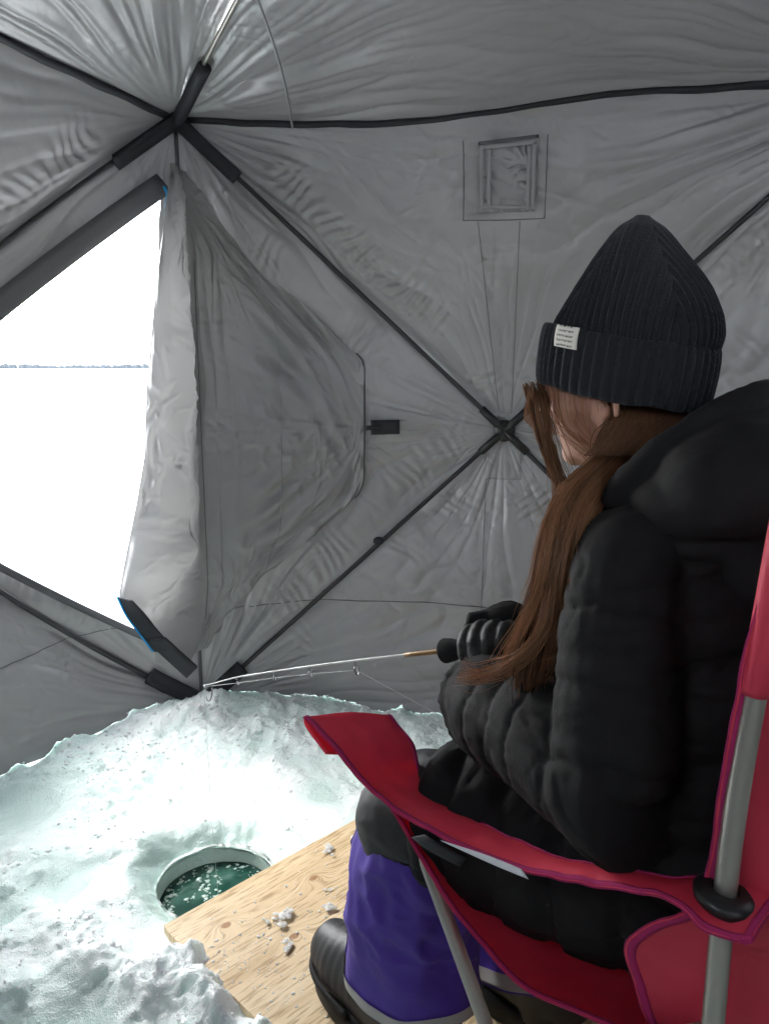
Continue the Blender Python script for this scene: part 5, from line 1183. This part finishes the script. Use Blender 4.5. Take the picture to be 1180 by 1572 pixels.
    for i in range(130):
        x, y = rng.uniform(835, 905), rng.uniform(750, 930); d = .925
        specs.append((np.array([at(x, y, D=d), at(x + rng.normal(6, 14), y + 35, D=d - .01), at(x + rng.normal(12, 26), y + 75, D=d - .012), at(x + rng.normal(5, 34), y + 120, D=d)]), .00022, rng.uniform(.4, 1)))
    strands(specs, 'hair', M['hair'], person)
build_hair()

# ------------------------------------------------------------------ fishing rod
rod = empty('fishing_rod', GRIPF); tag(rod, 'short ice fishing rod with black foam grip held over the hole', 'fishing rod')
def rpart(name, VF, m, parent=None): return link(name, mesh_np(name, to_local(VF[0], rod), VF[1]), m, parent or rod)
t = np.linspace(0, 1, 40); base = GRIPF - RD * .0
P = base[None] * (1 - t)[:, None] + TIP * t[:, None] + RUP[None] * (.004 * np.sin(t * np.pi))[:, None] - RUP[None] * (.006 * smooth(.8, 1, t))[:, None]
rpart('rod_blank', loft(P, np.linspace(.0029, .0009, 40), ns=10, ref=RUP), M['rodblank'])
rpart('thread_wrap', loft(P[0:6], np.linspace(.0044, .0039, 6), ns=12, ref=RUP), M['brass'])
gp = np.array([GRIPF - RD * .006, GRIPF - RD * .002, GRIPF + RD * .012, GRIPF + RD * .03, GRIPF + RD * .05, GRIPF + RD * .10, GRIPF + RD * .17, GRIPF + RD * .19])
rpart('foam_grip', loft(cat_rom(gp, 50), np.interp(np.linspace(0, 1, 50), [0, .05, .16, .3, .45, .7, .95, 1], [.008, .0165, .0195, .0175, .012, .0125, .013, .004]), ns=20, ref=RUP), M['foam'])
guides = [(543, 1037, .0085), (473, 1036, .0058), (418, 1038, .0042), (366, 1043, .0034)]
gc = []
for (x, y, r_) in guides:
    f = (x - 684) / (312. - 684); f = min(max(f, 0), 1); i = int(np.interp((684 - x) / 372., np.linspace(0, 1, 40), np.arange(40)))
    # place along the blank at the fraction where it is seen, then hang the ring below
    best = min(range(40), key=lambda j: abs((590 + FPX * P[j][0] / (P[j][1] * CP - (P[j][2] - CAMZ) * SP)) - x)); c = P[best] - RUP * (r_ + .008); gc.append(c)
    a = np.linspace(0, 2 * np.pi, 25); ring = c[None] + RUP[None] * (np.cos(a) * r_)[:, None] + RSD[None] * (np.sin(a) * r_)[:, None] * .9 + RD[None] * (np.sin(a) * r_ * .3)[:, None]
    g = rpart('line_guide', loft(ring, .0011, ns=6, ref=RD, cap=False), M['chrome'])
    for s in (-1, 1): rpart('guide_foot', tube(np.array([P[best] + RD * s * .004, c + RUP * r_ + RSD * s * r_ * .2]), .0008, 6, 4), M['chrome'], g)
tipc = P[-1] - RUP * .003; a = np.linspace(0, 2 * np.pi, 17)
rpart('tip_ring', loft(tipc[None] + RUP[None] * (np.cos(a) * .003)[:, None] + RSD[None] * (np.sin(a) * .003)[:, None], .0009, ns=6, ref=RD, cap=False), M['chrome'])
reel = at(742, 1135, Y=1.20)
LR = .00055
def line_part(pts, n): return rpart('fishing_line', loft(cat_rom(np.array(pts), n), LR, ns=6, ref=(.3, .2, .9) if True else ZV), M['line'])
lp = np.array([reel, gc[0], gc[1], gc[2], gc[3], tipc]); ld = np.concatenate([[0], np.cumsum(np.linalg.norm(np.diff(lp, axis=0), axis=1))]); lt = np.linspace(0, ld[-1], 60)
rpart('fishing_line', loft(np.stack([np.interp(lt, ld, lp[:, c_]) for c_ in range(3)], 1), LR, ns=6, ref=(.3, .2, .9)), M['line'])
rpart('fishing_line', loft(np.array([tipc, tipc * .5 + A(HOLE[0] + .005, 1.545, -.075) * .5, A(HOLE[0] + .008, 1.56, -.09)]), LR * .8, ns=6, ref=(1, 0, 0)), M['line'])
# little reel hanging under the grip behind the knees, and the lure hooked to the tip
rc = reel; rx = RSD
th = np.linspace(0, 2 * np.pi, 28, endpoint=False)
G = np.array([[rc + (RD * math.cos(x) + RUP * math.sin(x)) * r_ + rx * o_ for x in th] for (r_, o_) in ((.001, -.012), (.024, -.012), (.026, -.008), (.016, -.006), (.016, .006), (.026, .008), (.024, .012), (.001, .012))])
rl = rpart('reel', (G.reshape(-1, 3), grid_faces(8, 28, True)), M['plastic']); rpart('reel_foot', tube(np.array([rc, (rc + GRIPF + RD * .09) / 2, GRIPF + RD * .09]), .005, 8, 8), M['plastic'], rl)
hk = np.array([at(326, 1056, Y=1.52), at(325, 1068, Y=1.52), at(322, 1076, Y=1.52), at(318, 1074, Y=1.52), at(317, 1069, Y=1.52)]); rpart('hook', loft(cat_rom(hk, 24), np.linspace(.0018, .0007, 24), ns=8, ref=(0, 1, 0)), M['chrome'])
